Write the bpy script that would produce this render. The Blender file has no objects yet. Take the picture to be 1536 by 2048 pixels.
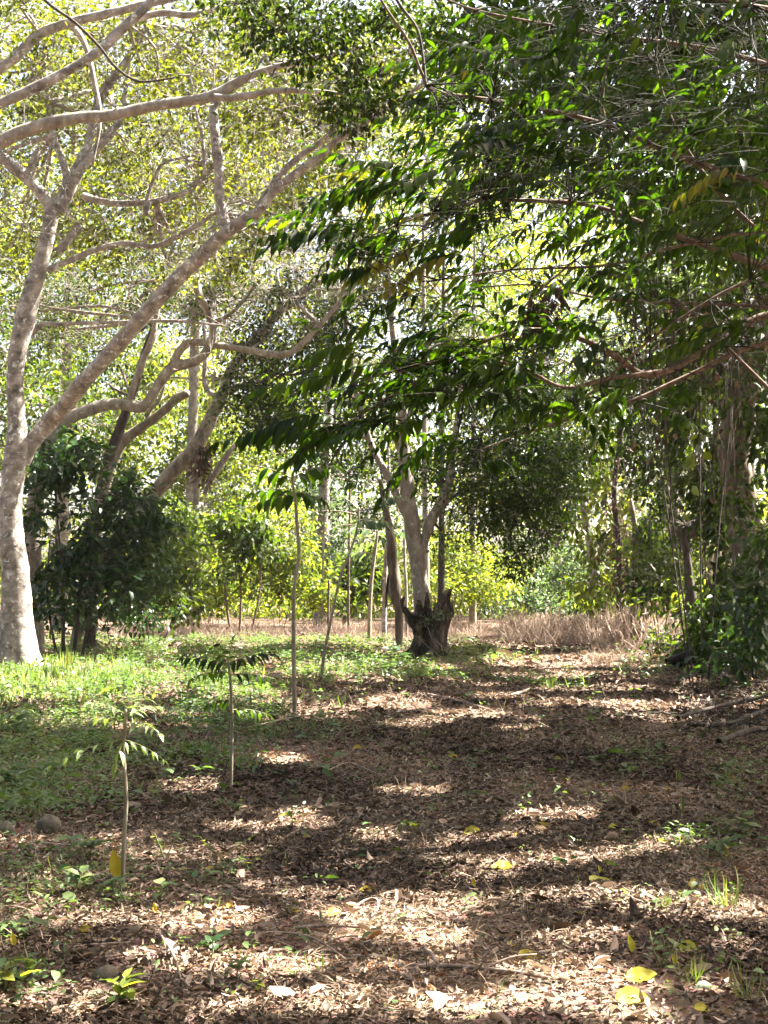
import bpy, math
import numpy as np

# ------------------------------------------------------------------ basics
scene = bpy.context.scene
COL = scene.collection
F = 2600.0                      # focal length in pixels of the 1536x2048 photograph
CAMZ = 1.6
HOR = 1180.0
TH = math.atan((HOR - 1024.0) / F)
CT, ST = math.cos(TH), math.sin(TH)
SUN_EL, SUN_AZ = math.radians(53), math.radians(66)
S = np.array([math.cos(SUN_EL) * math.sin(SUN_AZ), math.cos(SUN_EL) * math.cos(SUN_AZ), math.sin(SUN_EL)])
rng = np.random.default_rng(11)


def P(px, py, Y):
    x = (px - 768.0) / F
    y = (1024.0 - py) / F
    dy, dz = CT - y * ST, ST + y * CT
    t = Y / dy
    return np.array([t * x, Y, CAMZ + t * dz])


def proj(p):
    p = np.asarray(p, float)
    d = p - np.array([0, 0, CAMZ])
    fw = d[..., 1] * CT + d[..., 2] * ST
    up = -d[..., 1] * ST + d[..., 2] * CT
    fw = np.where(np.abs(fw) < 1e-3, 1e-3, fw)
    return 768 + F * d[..., 0] / fw, 1024 - F * up / fw, fw


def gz(x, y):
    x = np.asarray(x, float)
    y = np.asarray(y, float)
    z = 0.035 * np.sin(x * 1.3 + 0.6 * y) * np.sin(y * 0.9 - 0.4 * x) + 0.02 * np.sin(x * 3.1 + 1.2) * np.sin(y * 2.7)
    z = z * np.clip((y - 2) / 5, 0.2, 1)
    edge = 3.2 + 0.10 * np.clip(y - 8, 0, 40)          # bank along the right of the path
    z = z + 0.45 * np.clip((x - edge) / 2.5, 0, 1) ** 1.5
    return z


def G(px, py):
    x = (px - 768.0) / F
    y = (1024.0 - py) / F
    dy, dz = CT - y * ST, ST + y * CT
    t = CAMZ / max(-dz, 1e-4)
    p = np.array([t * x, t * dy, 0.0])
    for _ in range(3):
        t = (CAMZ - float(gz(p[0], p[1]))) / max(-dz, 1e-4)
        p = np.array([t * x, t * dy, float(gz(t * x, t * dy))])
    return p


def norm(v):
    v = np.asarray(v, float)
    return v / np.maximum(np.linalg.norm(v, axis=-1, keepdims=True), 1e-9)


def fnoise(p, s=1.0, seed=0):
    """cheap smooth noise in about -1..1"""
    p = np.asarray(p, float) * s
    r = np.random.default_rng(seed + 77)
    out = 0
    for i in range(5):
        k = r.normal(size=p.shape[-1]) * (1 + 0.5 * i)
        out = out + np.sin(p @ k + r.uniform(0, 6.28)) / (1 + 0.35 * i)
    return out / 2.6


# ------------------------------------------------------------------ mesh builder
class MB:
    def __init__(self):
        self.v, self.q, self.t, self.r, self.n = [], [], [], [], 0

    def add(self, V, quads=None, tris=None, rnd=None):
        V = np.asarray(V, np.float32).reshape(-1, 3)
        self.v.append(V)
        self.r.append(np.full(len(V), 0.5, np.float32) if rnd is None else np.broadcast_to(np.asarray(rnd, np.float32), (len(V),)))
        if quads is not None and len(quads):
            self.q.append(np.asarray(quads, np.int32).reshape(-1, 4) + self.n)
        if tris is not None and len(tris):
            self.t.append(np.asarray(tris, np.int32).reshape(-1, 3) + self.n)
        self.n += len(V)

    def mesh(self, name, mat, smooth=True, origin=(0, 0, 0)):
        me = bpy.data.meshes.new(name)
        if self.n == 0:
            return me
        V = np.concatenate(self.v) - np.asarray(origin, np.float32)
        Q = np.concatenate(self.q) if self.q else np.zeros((0, 4), np.int32)
        T = np.concatenate(self.t) if self.t else np.zeros((0, 3), np.int32)
        me.vertices.add(len(V))
        me.vertices.foreach_set('co', V.ravel().astype(np.float32))
        nl = Q.size + T.size
        me.loops.add(nl)
        me.loops.foreach_set('vertex_index', np.concatenate([Q.ravel(), T.ravel()]).astype(np.int32))
        npoly = len(Q) + len(T)
        me.polygons.add(npoly)
        starts = np.concatenate([np.arange(len(Q)) * 4, Q.size + np.arange(len(T)) * 3]).astype(np.int32)
        me.polygons.foreach_set('loop_start', starts)
        me.polygons.foreach_set('use_smooth', np.full(npoly, smooth, bool))
        a = me.attributes.new('rnd', 'FLOAT', 'POINT')
        a.data.foreach_set('value', np.concatenate(self.r).astype(np.float32))
        me.materials.append(mat)
        me.update(calc_edges=True)
        return me


def tag(o, label=None, cat=None, group=None, kind=None):
    if label: o['label'] = label
    if cat: o['category'] = cat
    if group: o['group'] = group
    if kind: o['kind'] = kind
    return o


def thing(name, label, cat, base, group=None):
    o = bpy.data.objects.new(name, None)
    COL.objects.link(o)
    o.location = base
    o.empty_display_size = 0.2
    o['_b'] = [float(c) for c in base]
    return tag(o, label, cat, group)


def part(name, mb, mat, root, parent=None, smooth=True, label=None, kind=None):
    if mb.n == 0:
        return None
    o = bpy.data.objects.new(name, mb.mesh(name, mat, smooth, list(root['_b'])))
    COL.objects.link(o)
    o.parent = parent or root
    if label: o['label'] = label
    if kind: o['kind'] = kind
    return o


def single(name, mb, mat, label, cat, base, group=None, smooth=True):
    o = bpy.data.objects.new(name, mb.mesh(name, mat, smooth, base))
    COL.objects.link(o)
    o.location = base
    return tag(o, label, cat, group)


# ------------------------------------------------------------------ tubes
def smooth_path(pts, rad, seg):
    pts = np.asarray(pts, float)
    rad = np.asarray(rad, float)
    n = len(pts)
    if n < 3:
        u = np.linspace(0, 1, seg + 1)[:, None]
        return pts[0] * (1 - u) + pts[-1] * u, (rad[0] * (1 - u) + rad[-1] * u)[:, 0]
    ext = np.vstack([2 * pts[0] - pts[1], pts, 2 * pts[-1] - pts[-2]])
    o, r = [], []
    for i in range(n - 1):
        p0, p1, p2, p3 = ext[i:i + 4]
        for k in range(seg):
            t = k / seg
            o.append(0.5 * (2 * p1 + (p2 - p0) * t + (2 * p0 - 5 * p1 + 4 * p2 - p3) * t * t + (3 * p1 - p0 - 3 * p2 + p3) * t ** 3))
            r.append(rad[i] * (1 - t) + rad[i + 1] * t)
    o.append(pts[-1]); r.append(rad[-1])
    return np.array(o), np.array(r)


def tube(mb, pts, rad, sides=8, seg=4, rough=0.06, rnd=None, seed=0, raw=False, flare=None):
    if raw:
        p, r = np.asarray(pts, float), np.asarray(rad, float)
    else:
        p, r = smooth_path(pts, rad, seg)
    n = len(p)
    tan = norm(np.gradient(p, axis=0))
    ref = np.array([0.0, 0, 1]) if abs(tan[0][2]) < 0.9 else np.array([1.0, 0, 0])
    X = np.zeros_like(p)
    x = norm(np.cross(tan[0], ref))
    for i in range(n):
        x = norm(x - tan[i] * np.dot(x, tan[i]))
        X[i] = x
    Yv = np.cross(tan, X)
    a = np.linspace(0, 2 * np.pi, sides, endpoint=False)
    ca, sa = np.cos(a), np.sin(a)
    off = X[:, None, :] * ca[None, :, None] + Yv[:, None, :] * sa[None, :, None]
    rr = np.repeat(r[:, None], sides, 1)
    if rough > 0:
        q = p[:, None, :] + off * r[:, None, None]
        sc = 0.9 / max(r.mean(), 0.004)
        rr = rr * (1 + rough * fnoise(q, sc, seed) + rough * 0.6 * fnoise(q, sc * 2.6, seed + 3))
    if flare is not None:                     # buttressed foot
        h0, amt, lob = flare
        hz = np.clip(1 - (p[:, 2] - p[0, 2]) / h0, 0, 1)[:, None] ** 2
        rr = rr * (1 + hz * amt * (0.55 + 0.6 * np.sin(a * lob + seed)[None, :]))
    V = p[:, None, :] + off * rr[..., None]
    idx = np.arange(n * sides).reshape(n, sides)
    nx = np.roll(idx, -1, 1)
    quads = np.stack([idx[:-1], nx[:-1], nx[1:], idx[1:]], -1).reshape(-1, 4)
    V = V.reshape(-1, 3)
    V = np.vstack([V, p[-1] + tan[-1] * r[-1] * 0.6])
    tip = n * sides
    tris = np.stack([idx[-1], nx[-1], np.full(sides, tip)], -1)
    mb.add(V, quads, tris, rnd if rnd is not None else 0.5)


def twigs(mb, A, B, r0, r1, sag=0.0, rnd=0.5):
    """many thin 3-sided twigs at once, from A to B with a mid bend"""
    A, B = np.asarray(A, float), np.asarray(B, float)
    n = len(A)
    if n == 0:
        return
    L = np.linalg.norm(B - A, axis=1, keepdims=True)
    M = (A + B) / 2 + rng.normal(size=(n, 3)) * 0.09 * L
    M[:, 2] += sag * L[:, 0]
    t = norm(B - A)
    x = norm(np.cross(t, norm(rng.normal(size=(n, 3)))))
    y = np.cross(t, x)
    r0 = np.broadcast_to(np.asarray(r0, float).reshape(-1, 1), (n, 1))
    r1 = np.broadcast_to(np.asarray(r1, float).reshape(-1, 1), (n, 1))
    rows = []
    for c, r in ((A, r0), (M, (r0 + r1) / 2), (B, r1)):
        for k in range(3):
            an = 2 * np.pi * k / 3
            rows.append(c + (x * math.cos(an) + y * math.sin(an)) * r)
    V = np.stack(rows, 1)
    q = []
    for j in (0, 3):
        for k in range(3):
            q.append([j + k, j + (k + 1) % 3, j + 3 + (k + 1) % 3, j + 3 + k])
    q = (np.array(q)[None] + (np.arange(n) * 9)[:, None, None]).reshape(-1, 4)
    mb.add(V.reshape(-1, 3), q, None, rnd)


# ------------------------------------------------------------------ leaves
def T_far():
    return np.array([[0, 0, 0], [.24, .45, .05], [0, 1, -.10], [-.24, .45, .05]], float), None, np.array([[0, 1, 2], [0, 2, 3]])


def T_mid():
    V = np.array([[0, 0, 0], [.20, .25, .05], [.19, .62, .02], [0, 1, -.16], [-.19, .62, .02], [-.20, .25, .05], [0, .25, 0], [0, .62, -.04]], float)
    return V, np.array([[6, 1, 2, 7], [5, 6, 7, 4]]), np.array([[0, 1, 6], [0, 6, 5], [7, 2, 3], [4, 7, 3]])


def T_long():                                  # long pointed leaflet, drooping towards its tip
    ys = [0, .12, .32, .55, .78, 1.0]
    ws = [.015, .10, .155, .14, .075, 0]
    zs = [0, .02, .02, -.03, -.12, -.24]
    V, q = [], []
    for y, w, z in zip(ys, ws, zs):
        V += [[w, y, z + w * .28], [0, y, z], [-w, y, z + w * .28]]
    for i in range(len(ys) - 1):
        b = 3 * i
        q += [[b, b + 3, b + 4, b + 1], [b + 1, b + 4, b + 5, b + 2]]
    return np.array(V, float), np.array(q), None


def T_blade():                                 # grass blade
    V = np.array([[.035, 0, 0], [-.035, 0, 0], [.04, .4, .02], [-.04, .4, .02], [.026, .75, -.05], [-.026, .75, -.05], [0, 1, -.18]], float)
    return V, np.array([[0, 2, 3, 1], [2, 4, 5, 3]]), np.array([[4, 6, 5]])


def T_straw():
    V = np.array([[.012, 0, 0], [-.012, 0, 0], [.014, .5, .06], [-.014, .5, .06], [.008, 1, 0], [-.008, 1, 0]], float)
    return V, np.array([[0, 2, 3, 1], [2, 4, 5, 3]]), None


def T_curl(c1, c2):                            # dry curled leaf, 3 x 4 grid
    V, q = [], []
    ys = [0, .3, .68, 1]
    ws = [.05, .24, .21, .03]
    for j, (y, w) in enumerate(zip(ys, ws)):
        zc = c2 * (y - .45) ** 2
        for s in (-1, 0, 1):
            V.append([s * w * (1 - .35 * abs(c1)), y * (1 - .12 * abs(c2)), zc + abs(s) * w * c1])
    for j in range(3):
        b = 3 * j
        q += [[b, b + 3, b + 4, b + 1], [b + 1, b + 4, b + 5, b + 2]]
    return np.array(V, float), np.array(q), None


CULL = True  # leave out leaves that would shade the chosen sun spots
SUN_PTS = [(P(a, b, Y), r) for a, b, Y, r in [
    (252, 1430, 7, .38), (60, 1250, 26, .35), (66, 1130, 26, .22), (20, 1000, 26, .2), (45, 860, 26, .3), (160, 775, 26, .3), (300, 620, 25, .3), (100, 480, 26, .3), (60, 700, 26, .2), (400, 515, 24, .3),
    (907, 925, 32.5, .25), (843, 1170, 32.5, .2), (1475, 960, 25, .35), (1500, 1120, 25, .2), (110, 1340, 26, .5), (1000, 1250, 40, .8), (1100, 1245, 42, .8), (1200, 1250, 42, .6), (900, 1230, 31, .2), (1348, 1295, 27, .3), (1453, 1310, 25, .3),
    (1030, 60, 9, .5), (1130, 90, 9.5, .5), (1240, 50, 9, .4), (960, 130, 8.6, .45), (1350, 140, 9, .3), (1080, 300, 8.5, .25), (720, 400, 8, .3), (900, 690, 8.4, .3), (1090, 730, 8.6, .25), (700, 520, 8, .2), (640, 370, 7.9, .2), (560, 480, 8, .2), (1390, 160, 9, .15), (1120, 870, 10, .2), (1000, 830, 9, .2), (620, 830, 9, .2), (1290, 450, 8, .12), (1200, 420, 8, .1), (960, 90, 9, .2),
    (560, 1090, 49, 3.2), (420, 940, 55, 3.2), (310, 1080, 45, 2.2), (930, 1140, 58, 2.8), (1050, 1180, 66, 3), (1190, 1000, 44, 2.2), (650, 1225, 45, 1.6), (520, 1235, 44, 1.4), (780, 1235, 44, 1.2), (1460, 1060, 42, 2), (1140, 1150, 56, 2.4),
    (470, 1060, 43, 1.2), (1000, 1240, 44, 1.5), (1120, 1240, 45, 1.5), (500, 760, 60, 3), (700, 860, 60, 3), (1300, 950, 50, 2.5), (1240, 1120, 50, 2), (350, 780, 60, 2.5), (1010, 900, 70, 3.5)]]
_r = np.random.default_rng(5)
SUN_PTS += [(P(_r.uniform(820, 1500), _r.uniform(0, 480), _r.uniform(7.6, 10)), _r.uniform(.12, .3)) for _ in range(18)]
SUN_PTS += [(P(_r.uniform(620, 1250), _r.uniform(640, 860), _r.uniform(7.8, 9.5)), _r.uniform(.1, .22)) for _ in range(14)]

FAR, MID, LONG, BLADE, STRAW = T_far(), T_mid(), T_long(), T_blade(), T_straw()


def leaves(mb, tm, pos, d, nrm, size, rnd=None, ws=1.0):
    pos = np.asarray(pos, float)
    n = len(pos)
    if n == 0:
        return
    T, q, t = tm
    size = np.broadcast_to(np.asarray(size, float), (n,))
    ws = np.broadcast_to(np.asarray(ws, float), (n,))
    rnd = rng.random(n) if rnd is None else np.broadcast_to(rnd, (n,))
    if CULL and pos[:, 2].max() > 1.5:         # crown leaves removed so the sun reaches chosen patches and points
        d = np.broadcast_to(d, pos.shape)
        nrm = np.broadcast_to(nrm, pos.shape)
        c = pos + norm(d) * (size * .5)[:, None]
        lit = np.zeros(n)
        for o in (0, .5, 1):
            c2 = pos + norm(d) * (size * o)[:, None]
            g = c2 - S * (np.maximum(c2[:, 2], 0) / S[2])[:, None]
            gx, gy, gd = proj(g)
            lit = np.maximum(lit, np.where((gd > 1) & (gy > 1200), sunmask(gx, gy), 0))
        for sp, rad in SUN_PTS:
            v = c - sp
            a = v @ S
            dist = np.linalg.norm(v - a[:, None] * S, axis=1)
            lit = np.where((a > max(.5, rad * .75)) & (dist < rad), 1, lit)
        k = (c[:, 2] < 1.5) | (lit < .45 + .3 * rng.random(n))
        pos, d, nrm, size, ws, rnd = pos[k], d[k], nrm[k], size[k], ws[k], rnd[k]
        n = len(pos)
        if n == 0:
            return
    y = norm(d)
    x = norm(np.cross(y, nrm))
    z = np.cross(x, y)
    size = size[:, None, None]
    ws = ws[:, None, None]
    V = pos[:, None, :] + size * (ws * T[None, :, 0, None] * x[:, None, :] + T[None, :, 1, None] * y[:, None, :] + T[None, :, 2, None] * z[:, None, :])
    k = len(T)
    base = (np.arange(n) * k)[:, None, None]
    Q = (q[None] + base).reshape(-1, 4) if q is not None else None
    Tt = (t[None] + base).reshape(-1, 3) if t is not None else None
    mb.add(V.reshape(-1, 3), Q, Tt, np.repeat(rnd, k))


def clump_leaves(mb, centers, radius, per, size, tm=FAR, flat=0.65, droop=0.35, keep=None, rndb=None):
    """leaf clumps: per leaves spread round each centre; each clump keeps a tone of its own"""
    centers = np.asarray(centers, float)
    nc = len(centers)
    if nc == 0:
        return
    radius = np.broadcast_to(np.asarray(radius, float), (nc,))
    c = np.repeat(centers, per, 0)
    off = rng.normal(size=(nc * per, 3)) * 0.55
    off[:, 2] *= flat
    pos = c + off * np.repeat(radius, per)[:, None]
    d = norm(norm(off) * 0.9 + rng.normal(size=off.shape) * 0.55 + np.array([0, 0, -droop]))
    nr = norm(rng.normal(size=off.shape) * 0.55 + np.array([0, 0, 1.0]))
    tone = np.repeat(rng.random(nc), per) if rndb is None else rndb
    r = np.clip(tone * 0.55 + rng.random(nc * per) * 0.45, 0, 1)
    sz = size * rng.uniform(0.65, 1.3, nc * per)
    if keep is not None:
        k = keep(pos)
        pos, d, nr, r, sz = pos[k], d[k], nr[k], r[k], sz[k]
    leaves(mb, tm, pos, d, nr, sz, r)


def blob_centers(px, py, Y, rx, ry, rd, n, shell=0.35):
    c = P(px, py, Y)
    k = Y / F
    u = norm(rng.normal(size=(n, 3)))
    rad = (shell + (1 - shell) * rng.random(n)) ** 0.6
    o = u * rad[:, None] * np.array([rx * k, rd, ry * k])
    o = o * (1 + 0.22 * fnoise(u, 2.3, int(px) % 97))[:, None]
    return c + o, c


# ------------------------------------------------------------------ materials
def nodes(name):
    m = bpy.data.materials.new(name)
    m.use_nodes = True
    nt = m.node_tree
    nt.nodes.clear()
    out = nt.nodes.new('ShaderNodeOutputMaterial')
    return m, nt, out


def ramp(nt, stops, fac):
    r = nt.nodes.new('ShaderNodeValToRGB')
    e = r.color_ramp.elements
    e[0].position, e[0].color = stops[0][0], (*stops[0][1], 1)
    e[1].position, e[1].color = stops[-1][0], (*stops[-1][1], 1)
    for p, c in stops[1:-1]:
        x = e.new(p)
        x.color = (*c, 1)
    nt.links.new(fac, r.inputs[0])
    return r


def leaf_mat(name, stops, trans=0.4, rough=0.45, spec=0.4, tcol=(1.5, 1.55, 0.55), yl=None):
    m, nt, out = nodes(name)
    at = nt.nodes.new('ShaderNodeAttribute')
    at.attribute_name = 'rnd'
    r = ramp(nt, stops, at.outputs['Fac'])
    pb = nt.nodes.new('ShaderNodeBsdfPrincipled')
    pb.inputs['Roughness'].default_value = rough
    pb.inputs['Specular IOR Level'].default_value = spec
    nt.links.new(r.outputs[0], pb.inputs['Base Color'])
    tr = nt.nodes.new('ShaderNodeBsdfTranslucent')
    mx = nt.nodes.new('ShaderNodeVectorMath')
    mx.operation = 'MULTIPLY'
    mx.inputs[1].default_value = tcol
    nt.links.new(r.outputs[0], mx.inputs[0])
    nt.links.new(mx.outputs[0], tr.inputs['Color'])
    ms = nt.nodes.new('ShaderNodeMixShader')
    ms.inputs[0].default_value = trans
    nt.links.new(pb.outputs[0], ms.inputs[1])
    nt.links.new(tr.outputs[0], ms.inputs[2])
    nt.links.new(ms.outputs[0], out.inputs[0])
    return m


def bark_mat(name, c_dark, c_mid, c_light, scale=6.0, bump=0.4, stretch=(1, 1, 0.35), patch=None, rough=0.9):
    m, nt, out = nodes(name)
    tc = nt.nodes.new('ShaderNodeTexCoord')
    mp = nt.nodes.new('ShaderNodeMapping')
    mp.inputs['Scale'].default_value = stretch
    nt.links.new(tc.outputs['Object'], mp.inputs[0])
    n1 = nt.nodes.new('ShaderNodeTexNoise')
    n1.inputs['Scale'].default_value = scale
    n1.inputs['Detail'].default_value = 8
    n1.inputs['Roughness'].default_value = 0.65
    nt.links.new(mp.outputs[0], n1.inputs['Vector'])
    r = ramp(nt, [(0.30, c_dark), (0.5, c_mid), (0.68, c_light)], n1.outputs['Fac'])
    col = r.outputs[0]
    if patch:
        n2 = nt.nodes.new('ShaderNodeTexNoise')
        n2.inputs['Scale'].default_value = patch[1]
        n2.inputs['Detail'].default_value = 6
        n2.inputs['Roughness'].default_value = 0.7
        nt.links.new(tc.outputs['Object'], n2.inputs['Vector'])
        rr = nt.nodes.new('ShaderNodeValToRGB')
        rr.color_ramp.elements[0].position = patch[2]
        rr.color_ramp.elements[1].position = patch[2] + 0.06
        nt.links.new(n2.outputs['Fac'], rr.inputs[0])
        mix = nt.nodes.new('ShaderNodeMix')
        mix.data_type = 'RGBA'
        mix.inputs[7].default_value = (*patch[0], 1)
        nt.links.new(rr.outputs[0], mix.inputs[0])
        nt.links.new(col, mix.inputs[6])
        col = mix.outputs[2]
    pb = nt.nodes.new('ShaderNodeBsdfPrincipled')
    pb.inputs['Roughness'].default_value = rough
    pb.inputs['Specular IOR Level'].default_value = 0.2
    nt.links.new(col, pb.inputs['Base Color'])
    bp = nt.nodes.new('ShaderNodeBump')
    bp.inputs['Strength'].default_value = bump
    bp.inputs['Distance'].default_value = 0.03
    nt.links.new(n1.outputs['Fac'], bp.inputs['Height'])
    nt.links.new(bp.outputs[0], pb.inputs['Normal'])
    nt.links.new(pb.outputs[0], out.inputs[0])
    return m


M = {}
M['near'] = leaf_mat('glossy_leaf', [(0, (.004, .010, .001)), (.5, (.012, .030, .0025)), (.93, (.042, .075, .005)), (.97, (.30, .26, .03)), (1, (.42, .32, .04))], .58, .42, .2, (2.7, 2.6, .4))
M['small_dark'] = leaf_mat('small_dark_leaf', [(0, (.007, .012, .003)), (.6, (.020, .034, .008)), (1, (.055, .080, .013))], .42, .5, .15, (1.8, 1.9, .4))
M['olive'] = leaf_mat('olive_leaf', [(0, (.012, .018, .003)), (.4, (.045, .058, .008)), (.8, (.105, .128, .018)), (1, (.22, .185, .04))], .52, .5, .2, (2.0, 1.95, .35))
M['green'] = leaf_mat('mid_green_leaf', [(0, (.008, .015, .003)), (.45, (.028, .052, .009)), (1, (.12, .155, .022))], .5, .5, .28, (1.8, 1.8, .45))
M['creeper'] = leaf_mat('creeper_leaf', [(0, (.006, .013, .002)), (.5, (.020, .042, .005)), (.85, (.05, .090, .009)), (1, (.12, .16, .015))], .45, .45, .3, (1.8, 1.8, .45))
M['bright'] = leaf_mat('bright_green_leaf', [(0, (.020, .034, .006)), (.45, (.075, .11, .020)), (1, (.24, .25, .045))], .55, .5, .28, (1.9, 1.85, .5))
M['blue'] = leaf_mat('bluish_green_leaf', [(0, (.020, .038, .020)), (.5, (.055, .092, .050)), (1, (.14, .18, .08))], .45, .5, .35, (1.5, 1.6, .8))
M['coffee'] = leaf_mat('dark_glossy_leaf', [(0, (.010, .025, .007)), (.6, (.018, .042, .010)), (1, (.04, .085, .012))], .3, .36, .3)
M['herb'] = leaf_mat('herb_leaf', [(0, (.030, .055, .016)), (.5, (.065, .115, .032)), (.85, (.13, .17, .055)), (1, (.22, .21, .09))], .4, .5, .4)
M['sapling'] = leaf_mat('sunlit_pale_leaf', [(0, (.10, .14, .05)), (.5, (.18, .23, .09)), (1, (.30, .33, .15))], .4, .4, .5)  # naturally pale leaf, lightened further to stand in for sunlight
M['grass'] = leaf_mat('grass_blade', [(0, (.05, .085, .02)), (.6, (.09, .14, .035)), (1, (.22, .21, .09))], .4, .5, .4)
M['yellow'] = leaf_mat('yellow_leaf', [(0, (.30, .18, .012)), (.5, (.40, .30, .015)), (1, (.36, .36, .04))], .25, .5, .4, (1.1, 1.0, .5))
M['yellow_crown'] = leaf_mat('yellowing_leaf', [(0, (.06, .07, .008)), (.5, (.14, .13, .012)), (1, (.26, .20, .02))], .4, .45, .4)
M['litter'] = leaf_mat('dry_fallen_leaf', [(0, (.015, .0095, .0065)), (.4, (.065, .042, .029)), (.7, (.20, .142, .102)), (.9, (.42, .32, .25)), (1, (.30, .15, .07))], .12, .75, .25, (1.1, 1.0, .8))
M['straw'] = leaf_mat('dry_straw', [(0, (.07, .048, .03)), (.5, (.22, .155, .10)), (1, (.42, .32, .22))], .15, .8, .2, (1, 1, .9))
M['brush'] = leaf_mat('dry_brush_stem', [(0, (.08, .056, .045)), (.5, (.26, .19, .15)), (1, (.50, .39, .31))], .2, .8, .2, (1, 1, .9))
M['dead'] = leaf_mat('dead_leaf', [(0, (.03, .018, .011)), (.6, (.09, .055, .035)), (1, (.18, .11, .07))], .15, .8, .2, (1, 1, .9))
M['pale_bark'] = bark_mat('pale_bark', (.055, .047, .040), (.20, .172, .150), (.36, .325, .29), 4.2, .9, (1, 1, 1.3), ((.48, .47, .44), 8, .56))
M['grey_bark'] = bark_mat('grey_bark', (.10, .085, .07), (.20, .17, .14), (.32, .29, .25), 7, .5, (1, 1, .5), ((.42, .43, .38), 6, .60))
M['brown_bark'] = bark_mat('brown_bark', (.035, .027, .020), (.10, .078, .058), (.20, .165, .13), 8, .8, (1, 1, .22))
M['dark_bark'] = bark_mat('dark_bark', (.016, .012, .010), (.042, .033, .027), (.09, .075, .06), 8, .6, (1, 1, .4))
M['moss_bark'] = bark_mat('mossy_bark', (.06, .05, .035), (.16, .13, .095), (.30, .27, .21), 6, .6, (1, 1, .5), ((.10, .13, .05), 4, .58))
M['branch'] = bark_mat('tan_branch_bark', (.035, .024, .017), (.095, .066, .048), (.19, .14, .105), 18, .3, (1, 1, 1))
M['rotten'] = bark_mat('rotten_wood', (.003, .0025, .002), (.026, .020, .015), (.15, .115, .082), 6, 1.0, (1, 1, .45), ((.20, .17, .12), 7, .60))
M['char'] = bark_mat('charred_wood', (.004, .004, .004), (.012, .011, .010), (.05, .045, .04), 9, 1.0)
M['stalk'] = bark_mat('leaf_stalk', (.007, .008, .003), (.016, .017, .007), (.034, .028, .014), 20, .2)
M['stem'] = bark_mat('sapling_stem', (.10, .085, .06), (.19, .165, .12), (.30, .27, .21), 30, .3, (1, 1, .3))
M['greenstem'] = bark_mat('green_stem', (.09, .11, .04), (.15, .17, .07), (.24, .24, .12), 30, .2)
M['stick'] = bark_mat('dry_stick', (.09, .06, .045), (.22, .155, .12), (.40, .31, .26), 16, .4)
M['stone'] = bark_mat('stone', (.05, .042, .03), (.11, .092, .068), (.20, .17, .125), 9, .6, (1, 1, 1))


def ground_mat():
    m, nt, out = nodes('leaf_mould_soil')
    tc = nt.nodes.new('ShaderNodeTexCoord')
    n1 = nt.nodes.new('ShaderNodeTexNoise')
    n1.inputs['Scale'].default_value = 9
    n1.inputs['Detail'].default_value = 10
    n1.inputs['Roughness'].default_value = 0.7
    nt.links.new(tc.outputs['Object'], n1.inputs['Vector'])
    vo = nt.nodes.new('ShaderNodeTexVoronoi')
    vo.inputs['Scale'].default_value = 22
    nt.links.new(tc.outputs['Object'], vo.inputs['Vector'])
    r = ramp(nt, [(.28, (.045, .028, .020)), (.5, (.13, .085, .060)), (.72, (.26, .175, .125))], n1.outputs['Fac'])
    mix = nt.nodes.new('ShaderNodeMix')
    mix.data_type = 'RGBA'
    mix.blend_type = 'MULTIPLY'
    mix.inputs[0].default_value = 0.35
    nt.links.new(r.outputs[0], mix.inputs[6])
    nt.links.new(vo.outputs['Color'], mix.inputs[7])
    pb = nt.nodes.new('ShaderNodeBsdfPrincipled')
    pb.inputs['Roughness'].default_value = 0.95
    pb.inputs['Specular IOR Level'].default_value = 0.15
    nt.links.new(mix.outputs[2], pb.inputs['Base Color'])
    bp = nt.nodes.new('ShaderNodeBump')
    bp.inputs['Strength'].default_value = 0.7
    bp.inputs['Distance'].default_value = 0.04
    nt.links.new(n1.outputs['Fac'], bp.inputs['Height'])
    nt.links.new(bp.outputs[0], pb.inputs['Normal'])
    nt.links.new(pb.outputs[0], out.inputs[0])
    return m


M['ground'] = ground_mat()

# ------------------------------------------------------------------ light, camera
cam = bpy.data.cameras.new('camera')
cam.sensor_fit = 'VERTICAL'
cam.sensor_height = 36.0
cam.lens = F / 2048.0 * 36.0
cam.clip_end = 2000
co = bpy.data.objects.new('camera', cam)
COL.objects.link(co)
co.location = (0, 0, CAMZ)
co.rotation_euler = (math.pi / 2 + TH, 0, 0)
scene.camera = co

w = bpy.data.worlds.new('World')
scene.world = w
w.use_nodes = True
bg = w.node_tree.nodes['Background']
sky = w.node_tree.nodes.new('ShaderNodeTexSky')
sky.sky_type = 'NISHITA'
sky.sun_disc = False
sky.sun_elevation = SUN_EL
sky.sun_rotation = SUN_AZ
sky.dust_density = 4.0
sky.ozone_density = 0.2
sky.air_density = 0.8
tint = w.node_tree.nodes.new('ShaderNodeMix')
tint.data_type = 'RGBA'
tint.blend_type = 'MULTIPLY'
tint.inputs[0].default_value = 1.0
tint.inputs[7].default_value = (1.0, .93, .80, 1)
w.node_tree.links.new(sky.outputs[0], tint.inputs[6])
w.node_tree.links.new(tint.outputs[2], bg.inputs[0])
bg.inputs[1].default_value = 0.05

sl = bpy.data.lights.new('sun', 'SUN')
sl.energy = 5.0
sl.angle = math.radians(0.5)
sl.color = (1.0, 0.94, 0.84)
so = bpy.data.objects.new('sun', sl)
COL.objects.link(so)
so.rotation_euler = (math.pi / 2 - SUN_EL, 0, math.pi - SUN_AZ)

scene.view_settings.view_transform = 'Standard'
scene.view_settings.look = 'None'
scene.view_settings.gamma = 1
scene.view_settings.use_curve_mapping = False
scene.view_settings.exposure = 3.75
try:
    scene.cycles.use_denoising = True
    scene.cycles.max_bounces = 8
    scene.cycles.diffuse_bounces = 3
    scene.cycles.glossy_bounces = 2
    scene.cycles.transmission_bounces = 5
    scene.cycles.sample_clamp_indirect = 8
except Exception:
    pass


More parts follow.
